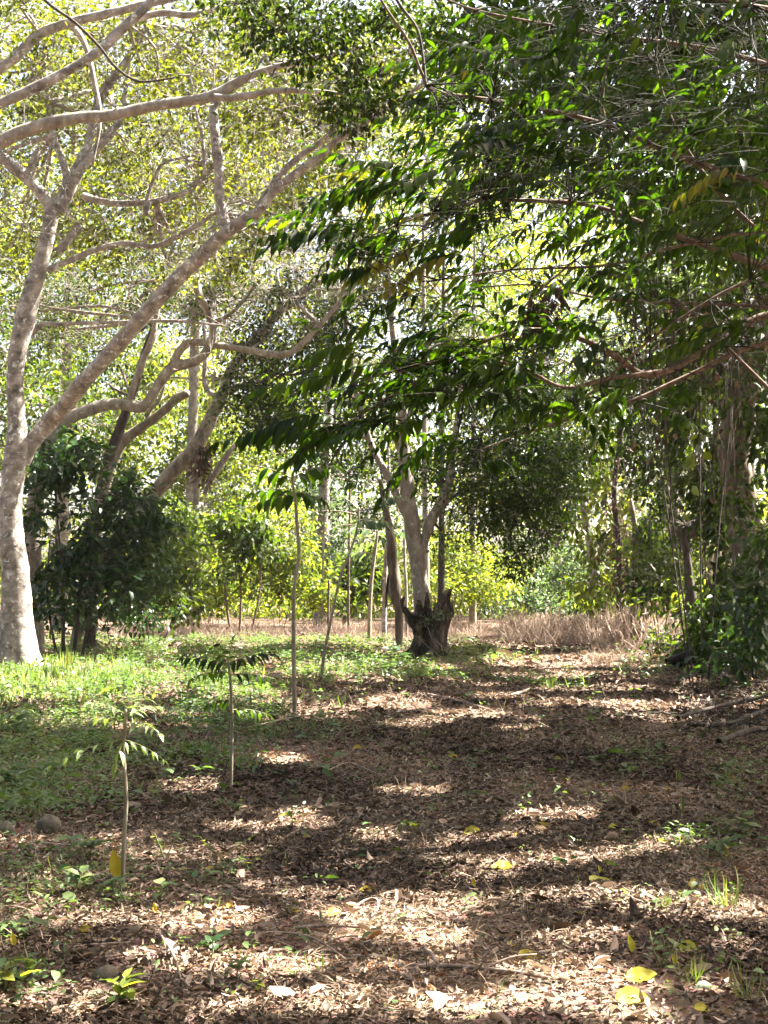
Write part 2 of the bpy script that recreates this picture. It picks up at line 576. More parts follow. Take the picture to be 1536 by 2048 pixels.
# ------------------------------------------------------------------ where leaves are left out to let sun down, where it is green
SUNP = [  # px, py, rx, ry of the sun patches wanted on the ground
    (850, 1818, 95, 20), (1410, 1822, 115, 18), (1230, 1792, 70, 8), (1265, 1815, 90, 13), (1250, 1690, 120, 17), (1020, 1702, 180, 24),
    (1100, 1638, 80, 9), (1110, 1955, 140, 11), (1090, 2010, 130, 16), (1410, 1985, 50, 9), (850, 2022, 90, 16), (545, 1940, 100, 14),
    (400, 1850, 110, 14), (705, 1828, 70, 12), (130, 1842, 120, 8), (130, 2000, 130, 14), (370, 1715, 120, 12), (370, 1577, 55, 10),
    (560, 1518, 45, 7), (595, 1622, 30, 7), (100, 1368, 230, 32), (310, 1308, 30, 8), (1145, 1322, 160, 10), (1010, 1390, 50, 5),
    (1300, 1415, 100, 8), (1100, 1410, 60, 5), (790, 1408, 60, 8), (860, 1440, 40, 4), (1180, 1355, 120, 4), (640, 2010, 90, 14),
    (960, 1755, 70, 8), (700, 1720, 70, 12), (820, 1585, 60, 6), (480, 1655, 60, 7), (760, 1660, 50, 7), (600, 1790, 50, 8), (1260, 2030, 90, 10), (300, 1905, 90, 8), (900, 1880, 60, 6),
    (450, 1390, 90, 10), (640, 1420, 60, 6), (520, 1320, 60, 6), (700, 1330, 80, 5), (600, 1350, 120, 5), (1450, 1900, 60, 8),
]


def sunmask(px, py):
    m = np.zeros(np.shape(px))
    for a, b, rx, ry in SUNP:
        d = ((px - a) / (rx * 1.12)) ** 2 + ((py - b) / (ry * 1.25)) ** 2
        m = np.maximum(m, np.clip(1.9 - 1.15 * d, 0, 1))
    n = fnoise(np.stack([px / 150.0, py / 10.0], -1), 1.0, 61)
    m = np.maximum(m, np.clip((n - .25) * 3.4, 0, 1) * np.clip((py - 1740) / 60, 0, 1) * np.clip((1520 - px) / 60, 0, 1))
    n = fnoise(np.stack([px / 120.0, py / 8.0], -1), 1.0, 63)
    m = np.maximum(m, np.clip((n - .25) * 3, 0, 1) * np.clip((1475 - py) / 25, 0, 1) * (py > 1285))
    n = fnoise(np.stack([px / 60.0, py / 10.0], -1), 1.0, 64)
    m = np.maximum(m, np.clip((n - .62) * 3, 0, 1) * (py > 1475) * np.clip((620 - px) / 100, 0, 1))
    return m


def greenmask(x, y):
    px, py, _ = proj(np.stack([x, y, gz(x, y)], -1))
    xb = np.interp(py, [1240, 1275, 1300, 1360, 1385, 1420, 1470, 1520, 1570, 1610, 1650, 1680],
                   [0, 760, 960, 985, 600, 560, 620, 500, 400, 250, 100, 0])
    xb = xb + 60 + 110 * fnoise(np.stack([x, y], -1), 1.1, 4)
    g = np.clip((xb - px) / 300, 0, 1) ** .8 * (py > 1262)
    for a, b, rx, ry, s in [(180, 1775, 340, 85, .8), (1440, 1690, 140, 55, .55), (1100, 1375, 110, 14, .5), (1420, 1950, 130, 80, .3),
                            (950, 1312, 60, 30, .8), (40, 1950, 120, 120, .6), (1250, 1530, 80, 30, .35), (620, 1470, 120, 25, .45),
                            (420, 1930, 150, 60, .12), (1290, 1345, 60, 30, .4), (1100, 1255, 400, 30, .0), (1490, 1560, 90, 50, .3)]:
        d = ((px - a) / rx) ** 2 + ((py - b) / ry) ** 2
        g = np.maximum(g, s * np.clip(1.5 - 1.5 * d, 0, 1))
    g = np.maximum(g, .035)
    n1 = fnoise(np.stack([x, y], -1), 2.1, 9) + .7 * fnoise(np.stack([x, y], -1), 5.3, 19)
    return g * np.clip(0.62 + 0.75 * n1, 0.03, 1)

# ------------------------------------------------------------------ the setting
def build_ground():
    ys = np.concatenate([np.linspace(-30, 3, 12), np.linspace(3.3, 16, 110), np.linspace(16.3, 60, 110), np.linspace(62, 420, 40)])
    xs = np.concatenate([np.linspace(-300, -22, 18), np.linspace(-21, 21, 170), np.linspace(22, 300, 18)])
    X, Y = np.meshgrid(xs, ys)
    Z = gz(X, Y) + 0.012 * fnoise(np.stack([X, Y], -1), 5.0, 2) * (np.abs(X) < 21)
    V = np.stack([X, Y, Z], -1).reshape(-1, 3)
    i = np.arange(len(ys) * len(xs)).reshape(len(ys), len(xs))
    q = np.stack([i[:-1, :-1], i[:-1, 1:], i[1:, 1:], i[1:, :-1]], -1).reshape(-1, 4)
    mb = MB()
    mb.add(V, q)
    o = bpy.data.objects.new('ground', mb.mesh('ground', M['ground']))
    COL.objects.link(o)
    tag(o, 'brown soil of the forest floor and the broad path', None, None, 'structure')


build_ground()


def ground_points(n, y0, y1, margin=1.7, power=1.0):
    n = int(n * (1.4 if y0 < 8 else 1.15))
    y = y0 + (y1 - y0) * rng.random(n) ** power
    half = 768 / F * y * 1.12 + margin
    x = (rng.random(n) * 2 - 1) * half
    return x, y


def up_n(n, s):
    return norm(rng.normal(size=(n, 3)) * s + np.array([0, 0, 1.0]))


def flat_dir(n, lift=0.1):
    a = rng.random(n) * 2 * np.pi
    return np.stack([np.cos(a), np.sin(a), rng.normal(size=n) * lift], -1)


def build_litter():
    mb = MB()
    curls = [T_curl(.5, .7), T_curl(.9, -.6), T_curl(-.5, 1.0), T_curl(.2, .3), T_curl(1.2, .2)]
    for (n, y0, y1, s, pw) in ((95000, 4.2, 9, .028, 1.0), (95000, 9, 16, .037, 1.0), (75000, 16, 28, .054, 1.0), (26000, 28, 50, .12, 1.0)):
        x, y = ground_points(n, y0, y1)
        g = greenmask(x, y)
        k = rng.random(len(x)) > np.maximum(g * 0.55, np.clip(.35 + 1.0 * fnoise(np.stack([x, y], -1), 1.9, 27), 0, .85) * .8)
        x, y = x[k], y[k]
        ids = rng.integers(0, 5, len(x))
        for c in range(5):
            j = ids == c
            m = j.sum()
            p = np.stack([x[j], y[j], gz(x[j], y[j]) + rng.uniform(0.0, .03, m)], -1)
            sz = s * np.exp(rng.normal(size=m) * .38) * (1 + .8 * (rng.random(m) < .04))
            patch = np.clip(.5 + .55 * fnoise(p[:, :2], 1.6, 21) + .3 * fnoise(p[:, :2], .6, 22), 0, 1)
            leaves(mb, curls[c], p, flat_dir(m, .28), up_n(m, .5), sz, np.clip(patch * .5 + rng.random(m) * .6 - .05, 0, 1), rng.uniform(.6, 1.15, m))
    o = bpy.data.objects.new('leaf_litter', mb.mesh('leaf_litter', M['litter']))
    COL.objects.link(o)
    tag(o, 'brown curled dry leaves littering the path', None, None, 'stuff')
    # straw: dry cut stalks, lying and a few standing
    mb = MB()
    for (n, y0, y1, s) in ((44000, 4.2, 9, .075), (34000, 9, 16, .10), (34000, 16, 32, .16)):
        x, y = ground_points(n, y0, y1)
        px, py, _ = proj(np.stack([x, y, gz(x, y)], -1))
        dens = np.clip(.5 + .8 * fnoise(np.stack([x, y], -1), 1.3, 31), .05, 1)
        dens = dens * np.where((px > 560) & (px < 980) & (py < 1500), 1.3, .8)
        k = rng.random(len(x)) < dens
        x, y = x[k], y[k]
        m = len(x)
        p = np.stack([x, y, gz(x, y) + rng.uniform(.004, .035, m)], -1)
        d = flat_dir(m, .22)
        st = rng.random(m) < .06
        d[st, 2] += 2.0
        leaves(mb, STRAW, p, d, up_n(m, .5), s * rng.uniform(.4, 1.4, m), None, rng.uniform(.7, 1.6, m))
    o = bpy.data.objects.new('dry_straw', mb.mesh('dry_straw', M['straw']))
    COL.objects.link(o)
    tag(o, 'pale dry straw and cut stalks scattered over the path', None, None, 'stuff')


build_litter()


def build_herbs():
    mb = MB()
    for (n, y0, y1, s, h) in ((10000, 4.2, 9, .032, .09), (24000, 9, 17, .042, .15), (28000, 17, 42, .068, .22)):
        x, y = ground_points(n, y0, y1)
        k = rng.random(len(x)) < greenmask(x, y)
        x, y = x[k], y[k]
        n = len(x)
        hh = h * rng.uniform(.2, 1.0, n) * (1 + .5 * fnoise(np.stack([x, y], -1), 1.0, 8))
        c = np.stack([x, y, gz(x, y) + hh], -1)
        per = 5
        cc = np.repeat(c, per, 0)
        a = rng.random(n * per) * 6.283
        d = np.stack([np.cos(a), np.sin(a), rng.uniform(-.35, .55, n * per)], -1)
        lv = cc + rng.normal(size=cc.shape) * np.array([.03, .03, h * .18])
        tone = np.clip(.45 + .5 * fnoise(cc[:, :2], 1.7, 12), 0, 1)
        leaves(mb, MID if y0 < 17 else FAR, lv, d, up_n(n * per, .35), s * .85 * np.exp(rng.normal(size=n * per) * .4) * np.repeat(1 + .5 * (rng.random(n) < .12), per), np.clip(tone * .6 + rng.random(n * per) * .4, 0, 1), rng.uniform(.8, 1.35, n * per))
    o = bpy.data.objects.new('ground_cover', mb.mesh('ground_cover', M['herb']))
    COL.objects.link(o)
    tag(o, 'low green herbs spreading over the forest floor', None, None, 'stuff')
    mb = MB()
    for (n, y0, y1, s) in ((2600, 4.2, 9, .09), (4500, 9, 17, .14), (5000, 17, 34, .22)):
        x, y = ground_points(n, y0, y1)
        px, py, _ = proj(np.stack([x, y, gz(x, y)], -1))
        lush = np.exp(-((px - 110) / 190) ** 2 - ((py - 1365) / 42) ** 2) * .8
        k = rng.random(len(x)) < greenmask(x, y) * .45 + lush
        x, y, lush = x[k], y[k], lush[k]
        m = len(x)
        for _ in range(3):
            a = rng.random(m) * 6.283
            d = np.stack([np.cos(a) * .55, np.sin(a) * .55, rng.uniform(.3, 1.0, m)], -1)
            p = np.stack([x, y, gz(x, y)], -1) + rng.normal(size=(m, 3)) * [.03, .03, .0]
            leaves(mb, BLADE, p, d, np.stack([np.cos(a), np.sin(a), np.full(m, .4)], -1), s * rng.uniform(.5, 1.3, m) * (1 + .5 * np.clip(lush, 0, 1)), None, rng.uniform(.7, 1.3, m) * (1 + .6 * np.clip(lush, 0, 1)))
    o = bpy.data.objects.new('grass', mb.mesh('grass', M['grass']))
    COL.objects.link(o)
    tag(o, 'thin green grass growing among the herbs', None, None, 'stuff')


build_herbs()


def build_brush():
    mb = MB()
    for (n, px0, px1, yA, yB, h) in ((8000, 230, 850, 39.5, 52, .5), (8000, 1010, 1380, 37.5, 52, 1.0), (1700, 870, 965, 40, 50, .75), (2500, 965, 1010, 40, 52, .3), (2500, 1180, 1500, 27, 36, .5)):
        Y = rng.uniform(yA, yB, n)
        x = (rng.uniform(px0, px1, n) - 768) / F * Y
        hh = h * (.5 + .75 * fnoise(np.stack([x, Y], -1), .75, 5)) * rng.uniform(.4, 1.3, n)
        hh = np.clip(hh, .12, 2)
        p = np.stack([x, Y, gz(x, Y)], -1)
        d = np.stack([rng.normal(size=n) * .6, rng.normal(size=n) * .6, np.ones(n)], -1)
        tone = np.clip(.42 + .55 * fnoise(p[:, :2], .7, 3), 0, 1)
        r = np.clip(tone * .6 + rng.random(n) * .4, 0, 1)
        leaves(mb, STRAW, p, d, flat_dir(n), hh, r, 1.1)
        for _ in range(3):                     # side twigs
            f = rng.uniform(.35, 1, (n, 1))
            q = p + norm(d) * hh[:, None] * f
            dd = d + rng.normal(size=(n, 3)) * .9
            leaves(mb, STRAW, q, dd, flat_dir(n), hh * .32, r, 1.5)
    o = bpy.data.objects.new('dry_brush', mb.mesh('dry_brush', M['brush']))
    COL.objects.link(o)
    tag(o, 'knee high dry brown brush where the path ends', None, None, 'stuff')


build_brush()


# ------------------------------------------------------------------ trees
def px_tube(mb, pts, Y, sides=10, seg=5, rough=.07, seed=0, Ys=None, flare=None, ground0=False, rscale=.87):
    """pts: (px, py, radius in px) traced at depth Y (or one depth per point)"""
    Ys = Ys if Ys is not None else [Y] * len(pts)
    p = [P(a, b, y) for (a, b, r), y in zip(pts, Ys)]
    rad = [r * y / F * rscale for (a, b, r), y in zip(pts, Ys)]
    if ground0:
        p[0][2] = float(gz(p[0][0], p[0][1])) - .08
    tube(mb, p, rad, sides, seg, rough, seed=seed, flare=flare)
    return np.array(p)


def crown(root, blobs, per, size, mat, limb_from=None, limb_mat=None, tm=FAR, name='crown', radius=.55, droop=.35, clump_px=None, twig_r=.012, flat=.65, keep=None, limb_r=.05, label=None, extra=2):
    """blobs: (px, py, Y, rx px, ry px, rd m, clumps). Twigs run from the blob's limb to every clump."""
    mb, tw = MB(), MB()
    for b in blobs:
        cs, c = blob_centers(*b)
        if keep is not None:
            cs = cs[keep(cs)]
        if not len(cs):
            continue
        clump_leaves(mb, cs, radius * rng.uniform(.6, 1.3, len(cs)), per, size, tm, flat, droop)
        if limb_from is not None:
            tw = MB()
            lf = np.asarray(limb_from, float)
            j = lf[np.argmin(np.linalg.norm(lf - c, axis=1))]
            n0 = max(2, len(cs) // 14)
            hubs = c + (cs[rng.integers(0, len(cs), n0)] - c) * .45
            for h in hubs:
                mid = j * .45 + h * .55 + rng.normal(size=3) * .12 * np.linalg.norm(h - j)
                tube(tw, [j, mid, h], [limb_r, limb_r * .7, limb_r * .35], 5, 3, .05)
            jj = np.argmin(np.linalg.norm(cs[:, None] - hubs[None], axis=2), 1)
            twigs(tw, hubs[jj], cs, twig_r, twig_r * .35, -.03)
            ce = np.repeat(cs, extra, 0)
            st0 = ce
            twigs(tw, st0, st0 + norm(rng.normal(size=ce.shape) * [1, 1, .7]) * radius * rng.uniform(.5, 1.5, (len(ce), 1)), twig_r * .55, twig_r * .2)
            part('branch', tw, limb_mat, root)
    part(name, mb, mat, root, label=label)


def base_at(px, Y):
    x = (px - 768) / F * Y
    return np.array([x, Y, float(gz(x, Y))])


# --- 1 the pale forked tree on the left
D1 = 26.0
t1 = thing('pale_barked_tree', 'large pale barked tree forking low into two thick limbs, rising from bright grass', 'tree', base_at(32, D1))
mb = MB()
tr1 = px_tube(mb, [(33, 1350, 44), (33, 1240, 37), (30, 1150, 32), (22, 1060, 27), (22, 990, 24), (29, 930, 26), (34, 880, 25), (33, 830, 20), (30, 760, 19), (36, 700, 20), (50, 640, 23), (68, 570, 21), (86, 510, 18), (99, 450, 17), (106, 405, 19)], D1, 20, 7, .06, 1, flare=(1.3, .6, 5), ground0=True)
part('trunk', mb, M['pale_bark'], t1)
limbs1 = [
    ([(44, 925, 20), (65, 885, 20), (100, 842, 24), (130, 810, 22), (160, 772, 21), (225, 700, 20), (295, 622, 20), (360, 552, 20), (415, 500, 19), (462, 458, 17), (515, 424, 13), (552, 380, 12), (625, 322, 11), (690, 270, 8), (770, 220, 6), (870, 150, 3)], D1, [26.2] * 3 + [25.8, 25.4, 25, 24.6, 24.3, 24, 23.8, 23.6, 23.5, 23.3, 23, 22.8, 22.5]),
    ([(106, 420, 18), (97, 408, 16), (82, 385, 16), (50, 352, 15), (0, 312, 15), (-80, 270, 13)], D1, None),
    ([(112, 420, 17), (132, 395, 17), (155, 340, 16), (176, 290, 11), (186, 240, 10), (203, 190, 12), (232, 150, 11), (262, 108, 10), (290, 50, 9), (310, -30, 8)], D1, None),
    ([(152, 352, 12), (178, 318, 11), (198, 292, 12), (222, 264, 10), (245, 232, 7), (252, 170, 5), (262, 110, 3)], 25.6, None),
    ([(110, 405, 12), (128, 380, 11), (133, 350, 11), (122, 312, 10), (106, 268, 8), (97, 205, 7), (88, 120, 5), (92, 40, 4)], 26.4, None),
    ([(165, 392, 10), (200, 402, 9), (250, 407, 9), (310, 402, 8), (370, 385, 7), (402, 358, 6), (430, 330, 4)], 26.5, None),
    ([(116, 505, 12), (128, 490, 11), (142, 472, 10), (158, 450, 9)], 25.7, None),
    ([(95, 540, 9), (125, 527, 8), (190, 500, 8), (250, 487, 8), (305, 493, 7), (350, 475, 7), (402, 446, 6), (430, 425, 4)], 25.8, None),
    ([(452, 462, 15), (440, 400, 14), (438, 340, 13), (429, 255, 13), (428, 212, 12), (445, 190, 9), (490, 160, 6), (530, 110, 4)], 24.2, None),
    ([(515, 415, 9), (560, 350, 9), (610, 305, 8), (660, 268, 8), (690, 200, 5), (700, 120, 3)], 23.9, None),
    ([(55, 345, 7), (66, 320, 7), (76, 298, 6)], 25.8, None),
    ([(20, 730, 7), (75, 655, 7), (120, 648, 5.5), (200, 645, 5), (350, 642, 4.5), (450, 652, 2.5)], 27, None),
    ([(410, 350, 5), (405, 280, 5), (392, 220, 4), (380, 150, 3)], 24.5, None),
    ([(300, 402, 5), (290, 430, 6), (296, 390, 5), (312, 350, 5), (330, 325, 4), (390, 310, 3)], 26.2, None),
]
tips1 = []
for i, (pts, D, Ys) in enumerate(limbs1):
    mb = MB()
    pp = px_tube(mb, pts, D, 12, 5, .10, 10 + i, Ys, rscale=.78)
    tips1 += list(pp[len(pp) // 2:])
    part('limb', mb, M['pale_bark'], t1)
mb = MB()
tt = np.array(tips1)
tt = np.repeat(tt, 7, 0) + rng.normal(size=(len(tt) * 7, 3)) * .12
e1 = tt + norm(rng.normal(size=tt.shape) * [1, .8, .8] + [0, 0, .25]) * rng.uniform(.3, 1.3, (len(tt), 1))
twigs(mb, tt, e1, .014, .005, .02)
e2 = np.repeat(e1, 2, 0)
twigs(mb, e2, e2 + norm(rng.normal(size=e2.shape)) * rng.uniform(.2, .7, (len(e2), 1)), .007, .003)
part('bare_twigs', mb, M['pale_bark'], t1)
crown(t1, [(60, 160, 27, 190, 140, 2.2, 90), (250, 60, 26, 170, 130, 2.2, 85), (230, 260, 28, 160, 110, 2.0, 80), (430, 110, 26, 180, 130, 2.0, 90), (600, 230, 25, 170, 120, 1.8, 90),
           (720, 160, 24, 150, 110, 1.5, 60), (420, 330, 27.5, 170, 110, 1.8, 90), (60, 420, 29, 130, 120, 2, 60), (560, 470, 27, 130, 90, 1.5, 60), (300, 500, 28.5, 200, 80, 1.5, 80)],
      36, .125, M['olive'], tips1, M['pale_bark'], radius=.52, extra=5)

# --- 2 the neighbour whose limbs come in from the left edge
t2 = thing('limb_spreading_tree', 'pale lichen spotted limbs reaching in across the upper left edge, trunk out of sight', 'tree', base_at(-330, 21))
mb = MB()
px_tube(mb, [(-330, 1400, 55), (-330, 1200, 42), (-320, 900, 36), (-300, 650, 33), (-270, 480, 30), (-230, 400, 26)], 21, 16, 5, .06, 40, ground0=True)
part('trunk', mb, M['grey_bark'], t2)
tips2 = []
for i, (pts, D) in enumerate([
    ([(-240, 420, 24), (-90, 330, 18), (0, 284, 16), (50, 262, 16), (100, 246, 15), (160, 235, 14), (220, 231, 13), (300, 213, 13), (380, 201, 12), (430, 189, 12), (480, 160, 9), (550, 135, 8), (630, 116, 7), (730, 92, 4)], 20.5),
    ([(428, 194, 8), (470, 196, 8), (500, 190, 8), (560, 181, 7), (650, 184, 5), (700, 192, 3)], 20.4),
    ([(-240, 440, 22), (-60, 245, 14), (0, 208, 12), (60, 180, 12), (130, 145, 11), (200, 100, 11), (255, 48, 11), (300, 5, 10), (330, -40, 9)], 21),
    ([(-250, 430, 22), (-80, 240, 14), (-20, 155, 12), (30, 115, 12), (80, 68, 12), (140, 45, 11), (220, 26, 10), (310, 4, 9), (420, -20, 7)], 21.6),
    ([(190, 108, 8), (250, 50, 8), (320, 26, 8), (380, 30, 8), (440, 16, 7), (520, -10, 5)], 21.2),
    ([(140, 46, 8), (170, 90, 7), (190, 170, 6), (200, 240, 5), (185, 330, 3)], 22),
]):
    mb = MB()
    pp = px_tube(mb, pts, D, 12, 5, .08, 60 + i)
    tips2 += list(pp[2:])
    part('limb', mb, M['grey_bark'] if i < 2 else M['pale_bark'], t2)
mb = MB()
px_tube(mb, [(60, -60, 3), (90, 0, 4), (150, 45, 4), (200, 95, 4), (232, 135, 3.5), (280, 163, 3), (350, 155, 2)], 18, 6, 4, .1, 66)
part('dead_twig', mb, M['dark_bark'], t2)
crown(t2, [(20, 30, 22, 120, 90, 1.6, 26), (520, 40, 21, 120, 70, 1.2, 22), (-150, 150, 22, 160, 160, 1.8, 50), (330, 160, 21.5, 60, 40, .8, 8)], 34, .115, M['olive'], tips2, M['grey_bark'], radius=.42, limb_r=.03)

# --- 3 crooked grey tree behind the pale one
D3 = 31.0
t3 = thing('crooked_tree', 'crooked grey tree whose elbowed bough arches behind the pale forked trunk', 'tree', base_at(70, D3))
mb = MB()
px_tube(mb, [(70, 1300, 24), (66, 1150, 20), (70, 1000, 18), (88, 910, 17), (112, 862, 17), (150, 831, 15), (200, 813, 14), (240, 808, 13), (280, 814, 14), (297, 803, 12), (320, 765, 11), (345, 736, 13), (395, 720, 11), (420, 690, 11), (426, 660, 10), (415, 622, 9), (398, 588, 9), (393, 550, 6)], D3, 12, 5, .08, 3, ground0=True)
part('trunk', mb, M['grey_bark'], t3)
tips3 = [P(415, 622, D3), P(345, 736, D3)]
for i, pts in enumerate([
    [(340, 742, 10), (352, 715, 10), (362, 698, 9), (382, 684, 9), (430, 690, 8), (500, 701, 8), (560, 710, 8), (592, 698, 7), (640, 650, 6), (690, 592, 5), (720, 560, 3)],
    [(425, 655, 6), (440, 640, 5), (470, 620, 4), (520, 560, 3)],
    [(255, 810, 7), (285, 720, 7), (300, 690, 8), (312, 640, 6), (325, 560, 4)],
]):
    mb = MB()
    pp = px_tube(mb, pts, D3, 10, 5, .08, 80 + i)
    tips3 += list(pp[2:])
    part('limb', mb, M['grey_bark'], t3)
crown(t3, [(420, 600, 32, 140, 70, 1.6, 60), (620, 600, 32, 130, 90, 1.6, 60), (250, 590, 33, 160, 60, 1.5, 60), (90, 640, 33, 120, 80, 1.5, 45), (540, 690, 32, 90, 50, 1.2, 25), (700, 520, 32, 110, 100, 1.5, 50)], 32, .115, M['small_dark'], tips3, M['grey_bark'], radius=.5, extra=8)

# --- 4, 5, 6 leaning trees at the left rear
t4 = thing('dark_stemmed_tree', 'slender dark stemmed tree leaning right behind the shrub, dull lower trunk', 'tree', base_at(180, 34))
mb = MB()
px_tube(mb, [(180, 1260, 12), (190, 1080, 12), (202, 980, 12), (216, 920, 12), (236, 866, 12), (262, 795, 10), (292, 700, 9), (312, 640, 7), (332, 560, 5)], 34, 10, 5, .08, 4, ground0=True)
part('trunk', mb, M['dark_bark'], t4)
crown(t4, [(320, 560, 35, 120, 70, 1.5, 45), (200, 680, 35, 110, 70, 1.5, 40), (220, 740, 36, 90, 60, 1.5, 30)], 20, .16, M['green'], [P(312, 640, 34), P(262, 795, 34)], M['dark_bark'])

t5 = thing('leaning_stub_tree', 'broken mossy leaning trunk with a snapped pale end, bare of leaves', 'tree', base_at(150, 36))
mb = MB()
px_tube(mb, [(150, 1262, 13), (180, 1080, 13), (205, 1000, 13), (224, 930, 13), (247, 882, 12), (290, 850, 11), (332, 818, 10), (352, 797, 10), (375, 786, 11)], 36, 10, 5, .12, 5, ground0=True)
part('trunk', mb, M['moss_bark'], t5)
mb = MB()
px_tube(mb, [(292, 848, 5), (300, 820, 5), (318, 800, 4), (330, 770, 2)], 36, 6, 4, .1, 6)
part('side_branch', mb, M['moss_bark'], t5)

t6 = thing('leaning_mossy_tree', 'thick mossy trunk slanting up to the right, dark hanging nest at its middle', 'tree', base_at(165, 38))
mb = MB()
pp6 = px_tube(mb, [(160, 1262, 22), (180, 1190, 19), (215, 1110, 18), (250, 1060, 18), (290, 1010, 18), (340, 950, 17), (390, 895, 17), (420, 840, 16), (445, 790, 14), (461, 745, 13), (500, 690, 11), (570, 612, 9), (640, 560, 5)], 38, 14, 5, .12, 7, ground0=True)
part('trunk', mb, M['moss_bark'], t6)
for i, pts in enumerate([[(392, 1010, 7), (394, 960, 8), (397, 900, 7)], [(408, 990, 5), (425, 955, 7), (448, 920, 8), (470, 890, 6)], [(445, 790, 8), (480, 770, 7), (530, 760, 6), (590, 720, 4)], [(440, 800, 6), (410, 770, 6), (412, 700, 5), (405, 640, 3)]]):
    mb = MB()
    px_tube(mb, pts, 38, 8, 4, .1, 90 + i)
    part('limb', mb, M['grey_bark'], t6)
crown(t6, [(560, 560, 40, 170, 80, 2, 70), (480, 660, 40, 100, 60, 1.6, 35), (640, 640, 40, 110, 90, 1.6, 45)], 20, .17, M['olive'], pp6[8:], M['grey_bark'])

nb = P(405, 915, 37.4)
nest = thing('hanging_nest', 'dark ragged nest of dead leaves hanging on the slanting mossy trunk', 'nest', nb - np.array([0, 0, .5]))
mb = MB()
cs = nb + rng.normal(size=(26, 3)) * np.array([.13, .12, .42])
clump_leaves(mb, cs, .2, 22, .16, MID, .8, 1.1)
part('dead_leaves', mb, M['dead'], nest)
mb = MB()
twigs(mb, nb + rng.normal(size=(30, 3)) * [.08, .08, .3], nb + rng.normal(size=(30, 3)) * [.2, .15, .3] - [0, 0, .5], .01, .004)
part('twigs', mb, M['dark_bark'], nest)

# --- 7 the central tree behind the stump
D7 = 32.5
t7 = thing('central_tree', 'grey brown tree forking behind the rotten stump, dense dark small leaved crown', 'tree', base_at(846, D7))
mb = MB()
pp7 = px_tube(mb, [(848, 1290, 26), (845, 1215, 22), (838, 1150, 20), (830, 1090, 21), (820, 1020, 20), (812, 950, 17), (808, 890, 15), (805, 830, 13), (800, 760, 11), (790, 700, 9), (780, 600, 7), (775, 520, 4)], D7, 16, 6, .09, 8, flare=(.8, .2, 4), ground0=True, rscale=.78)
part('trunk', mb, M['grey_bark'], t7)
tips7 = list(pp7[6:])
for i, pts in enumerate([
    [(838, 1120, 13), (846, 1090, 13), (863, 1040, 14), (885, 1000, 13), (900, 960, 11), (906, 915, 10), (911, 870, 9), (918, 810, 7), (926, 740, 5), (940, 660, 3)],
    [(818, 1040, 12), (797, 1000, 10), (776, 955, 10), (752, 910, 9), (735, 868, 8), (716, 800, 8), (702, 720, 6), (690, 640, 4)],
    [(745, 880, 5), (700, 872, 4), (600, 884, 4), (525, 886, 3)],
    [(905, 935, 6), (960, 900, 5), (1010, 900, 5), (1070, 920, 3)],
    [(870, 1030, 6), (920, 985, 5), (980, 985, 4), (1040, 1010, 3)],
    [(806, 850, 7), (840, 790, 6), (855, 700, 5), (870, 600, 3)],
    [(800, 905, 7), (770, 820, 6), (740, 760, 5), (640, 720, 3)],
]):
    mb = MB()
    pp = px_tube(mb, pts, D7, 10, 5, .08, 100 + i, rscale=.76)
    tips7 += list(pp[1:])
    part('limb', mb, M['grey_bark'], t7)
crown(t7, [(560, 760, 32, 120, 90, 1.4, 65), (500, 830, 32, 80, 60, 1.2, 30), (600, 870, 32, 110, 55, 1.2, 35), (680, 940, 32, 90, 50, 1.2, 22), (720, 1010, 32.5, 60, 35, .8, 10),
           (960, 860, 32, 120, 90, 1.6, 65), (1040, 960, 32, 130, 90, 1.6, 80), (960, 1020, 32.5, 90, 60, 1.2, 40), (1060, 1060, 32, 90, 65, 1.2, 45), (1040, 1120, 32, 40, 45, .6, 12), (1120, 890, 33, 80, 80, 1.3, 50), (1000, 940, 31.5, 110, 70, 1.2, 40), (1110, 980, 32, 70, 90, 1.2, 40), (1060, 800, 32, 110, 70, 1.3, 40), (880, 1075, 33, 40, 40, .7, 8), (760, 900, 33.4, 90, 80, 1.2, 30), (860, 950, 33.6, 80, 60, 1, 24), (700, 800, 33.2, 100, 80, 1.2, 32),
           (860, 700, 33, 160, 120, 1.8, 75), (1010, 740, 33, 130, 100, 1.8, 50), (700, 640, 33, 110, 90, 1.6, 40)],
      44, .13, M['creeper'], tips7, M['dark_bark'], radius=.46, tm=FAR)

